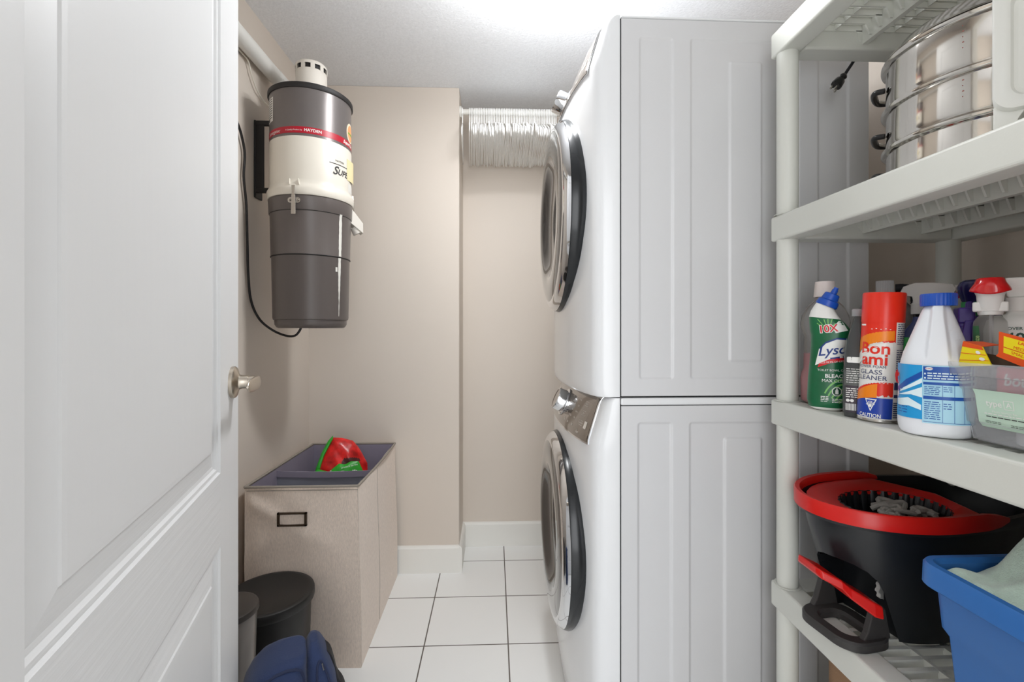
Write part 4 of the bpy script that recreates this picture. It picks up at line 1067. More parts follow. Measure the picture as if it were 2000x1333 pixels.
g = MB(); put_rect(g, X(1750.5), X(1802), Z_(813), Z_(711), pj, 0, 12, 8); put_rect(g, X(1802), X(1902), Z_(819), Z_(711), lambda x, z: pj(x, z, .0012), 1, 16, 8)
lb = obj('label', g, [M_lblue, M_lpale], body)
g = MB(); e2 = lambda x, z: pj(x, z, .0016); pw = lambda pts: [(X(a), Z_(b)) for a, b in pts]
put_poly(g, pw([(1751.5, 758), (1770, 740), (1802, 722), (1802, 733), (1776, 748), (1751.5, 768)]), e2, 0, 3)
for a, c in ((713, 738), (768, 774)): put_rect(g, X(1804), X(1899), Z_(c), Z_(a), e2, 0, 12, 3)
for a in (742,): put_rect(g, X(1804), X(1899), Z_(a + 5), Z_(a), e2, 0, 12, 2)
for xx in (1840, 1862, 1880): put_rect(g, X(xx), X(xx + .7), Z_(816), Z_(745), e2, 0, 2, 6)
put_rect(g, X(1804), X(1899), Z_(816.5), Z_(815.8), e2, 0, 12, 2)
lines_of_print(g, e2, X(1806), X(1836), Z_(766), Z_(749), 5, 0, 1, .35); lines_of_print(g, e2, X(1806), X(1836), Z_(812), Z_(777), 9, 0, 2, .35); lines_of_print(g, e2, X(1842), X(1858), Z_(760), Z_(749), 3, 0, 3, .35); lines_of_print(g, e2, X(1842), X(1858), Z_(792), Z_(779), 3, 0, 4, .35)
lines_of_print(g, e2, X(1754), X(1772), Z_(806), Z_(780), 5, 0, 8, .3)
obj('label_print', g, M_ldeep, lb)
g = MB(); e3 = lambda x, z: pj(x, z, .0018)
for pts in ([(1752, 764), (1802, 735), (1802, 744), (1752, 768)], [(1752, 772), (1802, 752), (1802, 772), (1780, 768)], [(1752, 780), (1774, 774), (1800, 786), (1800, 796), (1776, 790), (1752, 792)]): put_poly(g, pw(pts), e3, 0, 3)
for a, c in ((717, 727),): lines_of_print(g, lambda x, z: pj(x, z, .0021), X(1812), X(1896), Z_(737), Z_(723), 3, 0, 9, .45)
put_poly(g, ell(X(1815), Z_(717), .0045, .0025, 16), lambda x, z: pj(x, z, .0021), 0, 1)
for k in range(2): put_rect(g, X(1806), X(1809), Z_(728 + 8 * k), Z_(725 + 8 * k), lambda x, z: pj(x, z, .0021), 0, 2, 2)
obj('white_streaks', g, mat('label_ice', (222, 240, 246), .4), lb)
g = MB(); put_poly(g, ell(X(1750.5), Z_(739), .0035, .0115, 20), e3, 0, 1); put_text(g, 'CLOROX', lambda x, z: pj(x, z, .0024), X(1815), Z_(717), .0022, bold=.03); obj('red_emblem', g, M_redprint, lb, split=0)
g = MB(); e4 = lambda x, z: pj(x, z, .0002)
put_text(g, 'CLOROX', lambda x, z: pj(x, z, .0010), X(1868), Z_(662), .012, rot=-1.1); obj('embossed_lettering', g, mat('bleach_white'), body, split=0)

# purple and green sprayers behind
M_purple = mat('purple_plastic', (62, 42, 118), .3); M_indigo = mat('indigo_plastic', (26, 22, 72), .22); M_green = mat('green_plastic', (28, 132, 66), .35)
U = Up(1898, .80, S3)
t = thing('indigo_spray_bottle', 'indigo spray bottle with a green neck, left of the red topped sprayer', 'spray bottle', U.loc, U.rz)
obj('bottle_body', MB().loft([super_(0, rx, ry, z, 36, 2.6) for z, rx, ry in ((.0008, .026, .020), (.005, .030, .022), (.14, .030, .022), (.167, .024, .018), (.184, .014, .013), (.191, .012, .012))]), M_purple, t, split=60)
obj('neck_ring', MB().lathe([(.001, .189), (.0135, .189), (.0135, .213), (.001, .213)], 28), M_green, t)
obj('spray_hood', MB().loft([super_(cx, rx, ry, z, 32, 3.2) for z, cx, rx, ry in ((.125 + .044 * 2, 0, .0125, .013), (.184 + .044, -.001, .0165, .017), (.238, -.001, .0185, .024), (.247, .001, .0165, .024), (.2505, .003, .0125, .018))]), M_indigo, t, split=50)
obj('trigger', MB().tube([(-.002, -.018, .210), (-.003, -.030, .194), (-.004, -.036, .172)], .006, 10), M_purple, t)
U = Up(1883, .752, S3, .25)
t = thing('purple_spray_bottle', 'short purple sprayer beside the bleach jug', 'spray bottle', U.loc, U.rz)
obj('bottle_body', MB().loft([super_(0, rx, ry, z, 32, 2.6) for z, rx, ry in ((.0008, .0165, .015), (.005, .019, .017), (.145, .019, .017), (.162, .012, .012), (.171, .010, .010))], 0), M_purple, t, split=60)
obj('spray_hood', MB().box(-.010, .011, -.012, .014, .176, .201).box(-.0085, .0085, -.010, .010, .169, .177), M_purple, t, bevel=.002)
obj('trigger', MB().hexa([(-.012, -.024, .134), (.000, -.024, .134), (.000, -.019, .134), (-.012, -.019, .134)], [(-.002, -.014, .180), (.010, -.014, .180), (.010, -.008, .180), (-.002, -.008, .180)]), M_purple, t, bevel=.001)
# red topped sprayer with a clear bottle
U = Up(1934, .715, S3)
t = thing('red_top_spray_bottle', 'empty clear spray bottle with a white head and glossy red hood', 'spray bottle', U.loc, U.rz)
k = U.k
bt_ = obj('clear_bottle', MB().lathe([(.001, .001), (.017, .001), (.0195, .004), (.0195, .166), (.0185, .178), (.014, .185), (.0125, .189), (.0125, .192)], 40, cap=(False, True)), mat('very_clear_plastic', (232, 230, 226), .06, trans=.92, ior=1.2), t, split=60)
obj('dip_tube', MB().tube([(0, 0, .02), (.001, 0, .191)], .0022, 10), M_frost, t)
pj = projector(MB().lathe([(.0195, .004), (.0195, .168)], 40))
g = MB(); put_rect(g, -.0185, -.0105, .118, .171, pj, 0, 4, 3); gl = obj('green_label', g, M_green, bt_)
g = MB(); put_text(g, 'Breeze', lambda x, z: pj(x, z, .0012), -.0142, .145, .008, rot=pi / 2, bold=.02); obj('label_lettering', g, mat('pale_lime_print', (196, 224, 150), .4), gl, split=0)
obj('spray_collar', MB().box(-.0195, .0195, -.012, .012, .193, .208).lathe([(.0135, .188), (.0150, .194), (.001, .194)], 28), M_wplast, t, bevel=.002)
obj('white_head', MB().loft([super_(0, rx, ry, z, 36, 3) for z, rx, ry in ((.194, .0135, .0135), (.218, .0155, .017), (.226, .0185, .022), (.228, .0185, .022))]), M_wplast, t, split=50)
hd = MB(); rg = []
for z, rx, ry, cy in ((.1555, .0228, .020, -.004), (.158, .0240, .022, -.004), (.1635, .0215, .024, -.002), (.170, .0175, .024, 0), (.1765, .0160, .022, .002), (.1775, .0150, .020, .002)):
    r_ = super_(0, rx, ry, z, 40, 2.6, cy)
    if z < .16: r_ = [(x_, y_, z_ - .006 * (1 - (x_ / rx) ** 2) * (y_ < cy)) for x_, y_, z_ in r_]
    rg.append([(x_, y_, z_ + .068) for x_, y_, z_ in r_])
obj('red_hood', hd.loft(rg), mat('glossy_red', (206, 16, 22), .12, coat=.5), t, split=0, sub=2)
# white spray bottle with the big number
U = Up(1990, .715, S3)
t = thing('white_spray_bottle', 'white spray bottle marked over 40, partly outside the photo on the right', 'spray bottle', U.loc, U.rz)
b = MB().loft([super_(0, rx, ry, z, 40, 3.0) for z, rx, ry in ((.0008, .034, .022), (.006, .038, .025), (.165, .038, .025), (.178, .036, .024), (.187, .024, .018), (.190, .014, .014), (.197, .012, .012))])
body = obj('bottle_body', b, M_wplast, t, split=60); pj = projector(b)
g = MB(); put_text(g, '40', pj, -.004, .152, .022, bold=.03); put_text(g, 'OVER', pj, -.004, .167, .0065, bold=.01); put_text(g, 'USES', pj, -.004, .136, .006)
obj('number_lettering', g, mat('dark_green_print', (28, 78, 62), .45), body, split=0)
P = lambda x, y, z: (x, y, z)
obj('neck_collar', MB().lathe([(.001, .194), (.0155, .194), (.0155, .215), (.001, .215)], 30), M_wplast, t)
obj('spray_body', MB().loft([[(x, y, .215 + (z - .152) * .64) for x, z in ((-.034, .190), (-.029, .197), (-.01, .200), (.030, .199), (.034, .170), (.012, .152), (-.012, .152), (-.014, .166), (-.030, .178), (-.034, .181))] for y in (-.011, .011)], 0, (True, True), False), M_wplast, t, bevel=.002)
obj('trigger', MB().loft([[(x, y, .215 + (z - .152) * .70) for x, z in ((-.022, .179), (-.015, .176), (-.020, .155), (-.031, .134), (-.036, .133), (-.030, .150))] for y in (-.006, .006)], 0, (True, True), False), M_wplast, t, bevel=.001)

# frosted storage bin
bx0, by1 = .705, .652
t = thing('plastic_bin', 'frosted clear plastic storage bin with a pale green label, nearest on its shelf', 'storage bin', (bx0, .512, S3))
BWx, BLy, BHz = .225, .15, .118      # depth into the shelf, half length, height
def brect(o, z, r=.006): return [(x, y, z) for x, y in rrect(-o, BWx + o, -BLy - o, BLy + o, max(.004, r + o), 6)]
bn = MB().loft([brect(-.018, .0012, .012), brect(-.001, .0045, .018), brect(.002, .030), brect(.007, .031), brect(.014, .078), brect(.017, .080), brect(.020, .098), brect(.028, .100), brect(.029, BHz), brect(.026, BHz), brect(.017, .101), brect(.011, .078), brect(.002, .034), brect(-.002, .006), brect(-.02, .004)], 0, (True, True), True)
body = obj('bin_body', bn, mat('frosted_bin', (248, 249, 252), .18, trans=.80, ior=1.12, var=(6, .02)), t, split=30)
bt2 = BVHTree.FromPolygons([Vector(v) for v in bn.v], bn.f)
def bside(y, z, e=.0008):
    h, n_, i, d = bt2.ray_cast(Vector((-.2, y, z)), Vector((1, 0, 0)))
    return (h.x - e, y, z) if h else (0, y, z)
# label faces the aisle; reading direction runs towards the camera
fl = lambda s, z: bside(.128 - s, z)
g = MB(); put_rect(g, .0, .150, .027, .081, fl, 0, 14, 8); lb = obj('green_label', g, mat('pale_sage_label', (196, 220, 202), .6, var=(9, .03)), body)
fl2 = lambda s, z: bside(.128 - s, z, .0014)
g = MB(); put_text(g, 'type', fl2, .024, .0625, .0118, bold=.012, sx=1.0)
put_text(g, 'A', fl2, .0428, .0628, .0095, bold=.012)
for x0, x1, z0, z1 in ((.0365, .049, .0565, .0574), (.0365, .049, .0681, .069), (.0365, .0374, .0565, .069), (.0481, .049, .0565, .069)): put_rect(g, x0, x1, z0, z1, fl2, 0, 2, 2)
put_text(g, 'Plastic Storage Bin', fl2, .036, .0515, .0042); lines_of_print(g, fl2, .010, .07, .0465, .049, 1, 0, 3, .5)
obj('label_lettering', g, M_wprint, lb, split=0)
g = MB(); lines_of_print(g, fl2, .012, .07, .0425, .0450, 1, 0, 5, .5); lines_of_print(g, fl2, .01, .030, .034, .038, 2, 0, 6, .3); lines_of_print(g, fl2, .042, .07, .033, .037, 2, 0, 7, .3); obj('label_small_print', g, M_ink, lb)
# contents
u0 = Vector((bx0, .50, S3))
M_yel = mat('box_yellow', (240, 218, 20), .4); M_orangeb = mat('box_orange', (226, 82, 20), .4); M_pinkb = mat('dryer_sheet_box_red', (214, 62, 78), .4)
bxx = thing('dryer_sheet_box', 'red box lettered in white lying inside the frosted bin', 'box', (bx0 + .018, .512, S3 + .062), 0)
obj('box', MB().box(.0, .085, -.125, .128, 0, .046), M_pinkb, bxx, bevel=.002)
g = MB(); put_text(g, 'bounce', lambda s, z: (-.0008, .118 - s, z), .030, .030, .020, shear=.2, bold=.02); obj('box_lettering', g, M_wprint, bxx, split=0)
for k, (yy, r) in enumerate(((.085, .031), (.020, .030))):
    p_ = thing('paper_roll', ['white roll standing at the far end inside the frosted bin', 'white roll behind the green label inside the frosted bin'][k], 'paper roll', (bx0 + .046, .512 + yy, S3 + .0062), 0, 'white rolls in the bin')
    obj('roll', MB().lathe([(.010, .0), (r, .0), (r + .0005, .003), (r + .0005, .050), (r, .0535), (.010, .0535), (.010, .0)], 36), mat('tissue_white', (226, 224, 226), .85, bump=(200, .3)), p_)
# yellow and orange garbage bag carton, torn open, standing in the bin
ct = thing('garbage_bag_box', 'yellow and orange carton torn open and leaning up out of the frosted bin', 'box', (bx0 + .115, .50, S3 + .006), 0)
g = MB()
M_ctin = mat('carton_inside', (74, 58, 44), .8)
def pl(pts, th=.0016): 
    a, b_, c_ = Vector(pts[0]), Vector(pts[1]), Vector(pts[2]); n_ = (b_ - a).cross(c_ - a).normalized() * th
    return [Vector(p) for p in pts], [Vector(p) + n_ for p in pts]
UU = Up(1868, .668, S3)
# left flap (yellow, trapezoid) facing the viewer
def Lc(px, py, yc): 
    w = at(px, py, yc); return w - Vector(ct.location)
LX = lambda px, py, X_: onX(px, py, X_) - Vector(ct.location)
fA = [LX(1872, 712, .690), LX(1935, 712, .690), LX(1918, 678, .690), LX(1881, 668, .690)]
def quadp(q_, e=0):
    q_ = [Vector(v) for v in q_]; n_ = (q_[1] - q_[0]).cross(q_[3] - q_[0]).normalized()
    if n_.dot(Vector((-1, -.6, 0))) < 0: n_ = -n_
    return lambda s, r, e2=e: q_[0].lerp(q_[1], s).lerp(q_[3].lerp(q_[2], s), r) + n_ * e2
qa = quadp(fA)
g = MB(); g.loft([[qa(s, r, e) for s, r in ((0, -.12), (1, -.12), (1, 1), (0, 1))] for e in (0, -.0016)], 0, (True, True), False)
fa = obj('left_flap', g, M_yel, ct)
g = MB(); put_rect(g, 0, 1, .80, 1, lambda s, r: qa(s, r, .0003), 0, 3, 2); put_rect(g, 0, 1, .50, .53, lambda s, r: qa(s, r, .0003), 0, 3, 2); put_rect(g, 0, 1, .18, .21, lambda s, r: qa(s, r, .0003), 0, 3, 2); obj('orange_stripes', g, M_orangeb, fa)
g = MB()
for s, r in ((.72, .62), (.80, .28)): put_poly(g, ell(s, r, .10, .09, 14), lambda a, b_: qa(a, b_, .0005), 0, 1)
obj('bag_icons', g, M_wprint, fa)
fB = [LX(1950, 690, .694), LX(2040, 722, .694), LX(2040, 672, .694), LX(1951, 648, .694)]
qb = quadp(fB); g = MB(); g.loft([[qb(s, r, e) for s, r in ((0, 0), (1, 0), (1, 1), (0, 1))] for e in (0, -.0016)], 0, (True, True), False)
g.loft([[qb(s, r, e) for s, r in ((-.06, -.18), (1, -.25), (1, 0), (0, 0))] for e in (0, -.0016)], 0, (True, True), False)
fb = obj('right_flap', g, M_orangeb, ct)
g = MB()
for r0 in (.14, .42, .66): put_rect(g, .12, 1, r0 - .04, r0 + .20, lambda s, r: qb(s, r, .0003), 0, 3, 2)
ye = obj('yellow_bands', g, M_yel, fb)
g = MB()
for w, r0, s0 in (('LARGE', .74, .62), ('MEDIUM', .48, .56), ('SMALL', .22, .46)): put_text(g, w, lambda a, b_: qb(a, b_, .0006), s0, r0, .19, bold=.03, shear=.2, sx=.62)
obj('size_lettering', g, M_orangeb, ye, split=0)
g = MB(); q0 = [Lc(1918, 678, .600), Lc(1951, 690, .600), Lc(1951, 800, .600), Lc(1918, 800, .600)]
bk_ = [LX(1895, 676, .78), LX(2040, 690, .78), LX(2040, 715, .78), LX(1895, 708, .78)]
g.loft([[Vector(v) + Vector((e, e * .7, 0)) for v in bk_] for e in (0, .002)], 0, (True, True), False)
obj('carton_back', g, M_ctin, ct); g = MB()
g.loft([[Vector(v) + Vector((e, e * .7, 0)) for v in [LX(1921, 690, .70), LX(2040, 712, .70), LX(2040, 730, .70), LX(1921, 716, .70)]] for e in (.002, .004)], 0, (True, True), False)
obj('carton_inside', g, M_ctin, ct)
g = MB(); g.loft([[LX(1918, 678, .690) + Vector((0, 0, e)), LX(1952, 675, .72) + Vector((0, 0, e)), LX(1920, 669, .72) + Vector((0, 0, e)), LX(1881, 668, .690) + Vector((0, 0, e))] for e in (0, .001)], 0, (True, True), False)
obj('top_flap', g, M_orangeb, ct)

# ------------------------------------------------------------------ shelf two: steamer, white plastic appliance, plug
M_ss = mat('polished_stainless', (206, 202, 196), .10, metal=1.0, var=(14, .03), bump=(40, .03, (1, 1, .2)))
M_bakelite = mat('black_bakelite', (26, 25, 25), .3)
pc = Vector((*C2W(.862, .835), S2 + .0008))
t = thing('steamer_pot', 'tall polished stainless steel three tier steamer pot with black handles', 'pot', pc, radians(0))
RS = .150
zt = [0.0, .0826, .160, .249]
fr0 = None
prs = []
b_all = []
for k in range(3):
    z0, z1 = zt[k], zt[k + 1]
    pr = [(RS - .012 if k == 0 else RS - .010, z0 + .0), (RS - .006, z0 + .004), (RS - .003, z0 + .012), (RS - .003, z1 - .010), (RS + .001, z1 - .008), (RS + .0045, z1 - .005), (RS + .0045, z1 - .001), (RS, z1 + .0005), (RS - .009, z1)]
    tr = obj('pot_tier', MB().lathe(pr, 96, cap=(k == 0, False)), M_ss, t, split=50)
    for sgn in (0, 1):
        a = radians(134) + pi * sgn
        w_ = Vector((cos(a), sin(a), 0)); s_ = Vector((-sin(a), cos(a), 0)); zc = z1 - .046
        hb = MB().tube(spline([w_ * (RS - .004) + s_ * -.036 + Vector((0, 0, zc)), w_ * (RS + .010) + s_ * -.032 + Vector((0, 0, zc + .002)), w_ * (RS + .0150) + s_ * -.015 + Vector((0, 0, zc + .002)), w_ * (RS + .0150) + s_ * .015 + Vector((0, 0, zc + .002)), w_ * (RS + .010) + s_ * .032 + Vector((0, 0, zc + .002)), w_ * (RS - .004) + s_ * .036 + Vector((0, 0, zc))], 5), .0052, 12)
        obj('side_handle', hb, M_bakelite, tr)
        hb = MB().tube([w_ * (RS - .004) + s_ * -.03 + Vector((0, 0, zc)), w_ * (RS + .012) + s_ * -.02 + Vector((0, 0, zc + .004)), w_ * (RS + .012) + s_ * .02 + Vector((0, 0, zc + .004)), w_ * (RS - .004) + s_ * .03 + Vector((0, 0, zc))], .003, 8)
        obj('handle_bracket', hb, M_steelc, tr)
lb_ = MB().lathe([(a_, b_ + .044) for a_, b_ in [(RS - .001, .2055), (RS + .003, .2065), (RS + .002, .2095), (RS - .006, .212), (RS - .012, .220), (RS - .022, .236), (RS - .05, .252), (.06, .262), (.001, .264)]], 96)
ld = obj('lid', lb_, mat('lid_steel', (198, 194, 190), .14, metal=1.0), t)
obj('lid_knob', MB().lathe([(.010, .306), (.010, .316), (.022, .322), (.024, .330), (.018, .336), (.001, .338)], 32), M_bakelite, ld)
# red measuring marks on the pot wall
f_ = lambda s, z: ((RS - .0025) * cos(toP + s / RS), (RS - .0025) * sin(toP + s / RS), z)
toP = atan2(-pc.y, -pc.x)
g = MB()
for z0 in (.115, .195):
    for k in range(5): put_rect(g, -.033, -.0318 + .0012 * (k % 2), z0 + .009 * k, z0 + .009 * k + .0016, f_, 0, 3, 2)
obj('measuring_marks', g, mat('faint_red_mark', (168, 104, 96), .4, metal=.4), t, split=0)

ww = Vector((*C2W(.672, .600), S2 + .0008))
t = thing('white_plastic_appliance', 'white rounded plastic appliance on a narrow foot in front of the steamer pot', 'appliance', ww, -(math.atan(1.12) + TH))
M_wa = mat('warm_white_plastic', (228, 229, 224), .3)
kx = .600 / F * cos(math.atan(1.12)); xo = (2013 - 2013)
PX = lambda px: (px - (1000 + F * .672 / .600)) * kx; PZ = lambda py: CH - (py - HY) / F * .600 - S2
def hous(o, y): return [(x, y, z) for x, z in rrect(PX(1934) + o, PX(2110) - o, PZ(206) + o, PZ(-60) - o, .022 - o * .3, 7)]
b = MB().loft([hous(.006, .050), hous(0, .044), hous(0, .006), hous(.002, .001), hous(.008, .0), hous(.017, .004), hous(.020, .012), hous(.024, .014)], 0, (True, True), True)
bo = obj('housing', b, M_wa, t, split=35)
b = MB().loft([[(PX(a), y, PZ(c)) for a, y, c in ((1936, .010, py), (rt_, .010, py), (rt_, .042, py), (1936, .042, py))] for py, rt_ in ((286, 1978), (250, 1980), (222, 1988), (196, 2010), (190, 2040))], 0, (True, True), False)
v_ = b.v; b.v = [(x, y, max(0, z)) for x, y, z in v_]
obj('foot', b, M_wa, t, bevel=.004, seg=3)
obj('base_plate', MB().box(PX(1936), PX(2105), .008, .046, 0, .004), M_wa, t)

pg = thing('dangling_plug', 'black three prong plug hanging on its cord beside the top shelf', 'plug', at(1662, 120, 1.112))
o_ = Vector(pg.location)
pts = spline([at(1720, 20, 1.118) - o_, at(1690, 78, 1.115) - o_, at(1668, 118, 1.112) - o_, at(1655, 138, 1.112) - o_, at(1649, 148, 1.112) - o_], 6)
obj('cord', MB().tube(pts, .0035, 10), M_black, pg)
a_, b2 = at(1650, 146, 1.112) - o_, at(1626, 176, 1.108) - o_
dr = (b2 - a_).normalized()
sd = dr.cross(Vector((0, 1, 0))).normalized()
obj('plug_body', MB().lathe([(.001, -.002), (.006, 0), (.0085, .005), (.006, .012), (.011, .018), (.013, .034), (.012, .038), (.001, .038)], 20, a_, (sd, dr.cross(sd).normalized(), dr), sy=.75), M_bakelite, pg)
for k in (-1, 1):
    obj('prong', MB().tube([a_ + dr * .036 + sd * k * .006, a_ + dr * .052 + sd * k * .006], .0013, 6, flat=2), M_steelc, pg)
obj('prong', MB().tube([a_ + dr * .036 + Vector((0, -.005, 0)), a_ + dr * .054 + Vector((0, -.005, 0))], .002, 8), M_steelc, pg)

# ------------------------------------------------------------------ shelf four: mop bucket, blue tub with towel
M_bucket = mat('black_bucket_plastic', (28, 30, 33), .33, var=(6, .06)); M_bred = mat('bucket_red', (206, 26, 20), .28, var=(5, .03)); M_pedal = mat('pedal_charcoal', (58, 56, 55), .55, var=(9, .1))
M_void = mat('bucket_inside_black', (10, 10, 10), .8)
t = thing('mop_bucket', 'black spin mop bucket with a red rim and red foot pedal', 'mop bucket', (.808, .922, S4), radians(9))
ZR = .262                                   # rim height above the shelf
def bk_out(o=0.0, x1=.29, taper=.8):
    """plan outline: round at the aisle end (-x), straighter at the wall end"""
    hw = .130 + o; pts = []
    for a in lin_(pi / 2, 3 * pi / 2, 25): pts.append((.0 + (.180 + o) * cos(a), hw * sin(a)))
    pts += [(.05, -hw), (.13, -hw * .97), (.20, -hw * .88), (x1 - .04 + o, -hw * .72), (x1 - .01 + o, -hw * .55), (x1 + o, -hw * .3), (x1 + o, hw * .3), (x1 - .01 + o, hw * .55), (x1 - .04 + o, hw * .72), (.20, hw * .88), (.13, hw * .97), (.05, hw)]
    return pts
def ringb(o, z, sx=1.0, sy=1.0, cx=0.0): return [(cx + x * sx, y * sy, z) for x, y in bk_out(o)]
b = MB().loft([ringb(-.045, .0012, .86, 1, .02), ringb(-.038, .006, .88, 1, .018), ringb(-.020, .14, .95, 1, .008), ringb(-.012, .20, .98, 1, .003), ringb(-.010, .222, .98, 1, .003), ringb(.0, .224), ringb(.004, .236), ringb(.004, .246), ringb(-.006, .246), ringb(-.016, .215, .97, 1, .003), ringb(-.03, .12, .94, 1, .008)], 0, (True, True), True)
body = obj('bucket_body', b, M_bucket, t, split=35)
# arched pedal opening at the aisle end (cut through the wall)
ct2 = MB().prism([(-.072, -.02), (.060, -.02), (.060, .075), (.057, .098), (.048, .118), (.032, .134), (.010, .143), (-.020, .147), (-.044, .145), (-.060, .137), (-.069, .122), (-.072, .10)], -.26, -.045, lambda x, y, z: (z, x, y))
co = obj('opening_cutter', ct2, M_void, None); 
bm_ = body.modifiers.new('opening', 'BOOLEAN'); bm_.operation = 'DIFFERENCE'; bm_.object = co; bm_.solver = 'EXACT'
body.modifiers.move(len(body.modifiers) - 1, 0)
co.parent = t
dg = bpy.context.evaluated_depsgraph_get(); dg.update()
body.modifiers.remove(body.modifiers['split'])
dg = bpy.context.evaluated_depsgraph_get(); dg.update()
nm = bpy.data.meshes.new_from_object(body.evaluated_get(dg)); body.modifiers.clear(); body.data = nm
q_ = body.modifiers.new('split', 'EDGE_SPLIT'); q_.split_angle = radians(35)
bpy.data.objects.remove(co)
# red horseshoe rim
arc = bk_out(.006)
hs = arc[:25]
near = [(.03, -.136), (.06, -.1355), (.09, -.134), (.115, -.131)]; far = [(x, -y) for x, y in near]
path = far[::-1] + hs + near
npt = len(path)
def offp(p, o):
    out = []
    for i in range(len(p)):
        a = Vector(p[max(0, i - 1)]); c_ = Vector(p[min(len(p) - 1, i + 1)]); d = (c_ - a).normalized(); out.append((p[i][0] + d.y * o, p[i][1] - d.x * o))
    return out
cc = offp(path, .0); inn = offp(path, -.013)
if Vector(inn[npt // 2]).x < Vector(cc[npt // 2]).x: inn = offp(path, .013)
b = MB(); rg = []
for i in range(npt):
    w = min(1, min(i, npt - 1 - i) / 2.0 + .25)
    zc = .245; h1 = .015 * w; h2 = .014 * w
    rg.append([(cc[i][0], cc[i][1], zc - h2), (cc[i][0], cc[i][1], zc + h1 - .003 * w), ((cc[i][0] * .8 + inn[i][0] * .2), (cc[i][1] * .8 + inn[i][1] * .2), zc + h1), ((cc[i][0] * .2 + inn[i][0] * .8), (cc[i][1] * .2 + inn[i][1] * .8), zc + h1 - .001), (inn[i][0], inn[i][1], zc + h1 - .006), (inn[i][0], inn[i][1], zc - .004)])
b.loft(rg)
obj('red_rim', b, M_bred, t, split=45)
# red deck with the wringer basket
dk = []
bc = (.000, -.012); bra, brb = .100, .080
n = 60
def deck_out(a):
    x, y = cos(a), sin(a)
    hw = .110
    px_ = bc[0] + x * .2; 
    # intersect outline: stadium on the aisle side, sloped front edge on the wall side
    rmax = 1.0
    for r in lin_(.05, .30, 120):
        X_, Y_ = bc[0] + x * r, bc[1] + y * r
        inside = (abs(Y_) < hw and X_ > 0) or (X_ > -.16 and (X_ / .160) ** 2 + (Y_ / hw) ** 2 < 1)
        inside = inside and X_ < .122 - abs(Y_) * .35
        if not inside: return r
    return .3
o_r = [[(bc[0] + cos(2 * pi * k / n) * (deck_out(2 * pi * k / n) * f + (1 - f) * (bra if 0 else 1 / sqrt((cos(2 * pi * k / n) / bra) ** 2 + (sin(2 * pi * k / n) / brb) ** 2))), bc[1] + sin(2 * pi * k / n) * (deck_out(2 * pi * k / n) * f + (1 - f) * 1 / sqrt((cos(2 * pi * k / n) / bra) ** 2 + (sin(2 * pi * k / n) / brb) ** 2)), z) for k in range(n)] for f, z in ((1, .225), (1, .247), (.75, .248), (0.0, .236), (0.0, .225))]
obj('red_deck', MB().loft(o_r, 0, (False, False)), M_bred, t, split=40)
b = MB(); n = 120
b.loft([[(bc[0] + (bra * s_ + (.003 if k % 4 < 2 else 0)) * cos(2 * pi * k / n), bc[1] + (brb * s_ + (.003 if k % 4 < 2 else 0)) * sin(2 * pi * k / n), z) for k in range(n)] for s_, z in ((1.01, .236), (.985, .238), (.95, .225), (.85, .17), (.8, .15))], 0, (False, True), True)
obj('wringer_basket', b, M_bucket, t, split=30)
# damp mop strands showing in the basket
b = MB(); rn = random.Random(5)
for k in range(16):
    a = rn.uniform(0, 6.28); r = rn.uniform(0, .07); p = Vector((bc[0] + r * cos(a) + .01, bc[1] + r * sin(a) * .8 - .005, .212))
    b.tube(spline([p, p + Vector((rn.uniform(-.03, .03), rn.uniform(-.02, .02), .012)), p + Vector((rn.uniform(-.05, .05), rn.uniform(-.03, .03), .006))], 4), .005, 8)
mp = obj('mop_strands', b, mat('grey_mop_yarn', (176, 172, 166), .9, bump=(300, .6)), None)
mp.location = (.808, .922, S4); mp.rotation_euler = (0, 0, radians(9)); mp['kind'] = 'stuff'
tag(mp, 'grey mop strands lying in the wringer basket of the mop bucket', 'mop')
# pedal, its base frame and hinge brackets: in the bucket's own frame
def Bq(v):                                   # world -> bucket frame
    v = Vector(v) - Vector((.808, .922, S4)); c_, s_ = cos(radians(-9)), sin(radians(-9))
    return Vector((v.x * c_ - v.y * s_, v.x * s_ + v.y * c_, v.z))
A1, A2 = Bq(at(1576, 1097, .905)), Bq(at(1700, 1166, .868))
dv = (A2 - A1); sdv = Vector((.15, 1, 0)).normalized() * .036; up = Vector((0, 0, 1))
def pedal_ring(f, w, th, dz): 
    p = A1.lerp(A2, f); return [p - sdv * w + up * (-th + dz), p - sdv * w * .9 + up * dz, p + sdv * w * .9 + up * dz, p + sdv * w + up * (-th + dz)]
obj('pedal', MB().loft([pedal_ring(0, .7, .010, 0), pedal_ring(.04, 1, .016, .002), pedal_ring(.35, 1.05, .016, .004), pedal_ring(.5, 1.0, .020, -.001), pedal_ring(.85, 1, .026, -.003), pedal_ring(1.0, .9, .022, -.003)], 0, (True, True), False), M_bred, t, bevel=.003, seg=3)
x0_, x1_, y0_, y1_ = -.178, -.07, -.082, .052
ro, ri = rrect(x0_, x1_, y0_, y1_, .04, 8), rrect(x0_ + .028, x1_ - .028, y0_ + .030, y1_ - .030, .018, 8)
n = len(ro); b = MB()
b.loft([[(x, y, z) for x, y in p] for p, z in ((ro, .0012), (ro, .014), ([(a * .9 + c_ * .1, d_ * .9 + e_ * .1) for (a, d_), (c_, e_) in zip(ro, ri)], .018), ([(a * .2 + c_ * .8, d_ * .2 + e_ * .8) for (a, d_), (c_, e_) in zip(ro, ri)], .017), (ri, .012), (ri, .0012), (ro, .0012))], 0, (False, False), True)
obj('pedal_base', b, M_pedal, t, split=35)
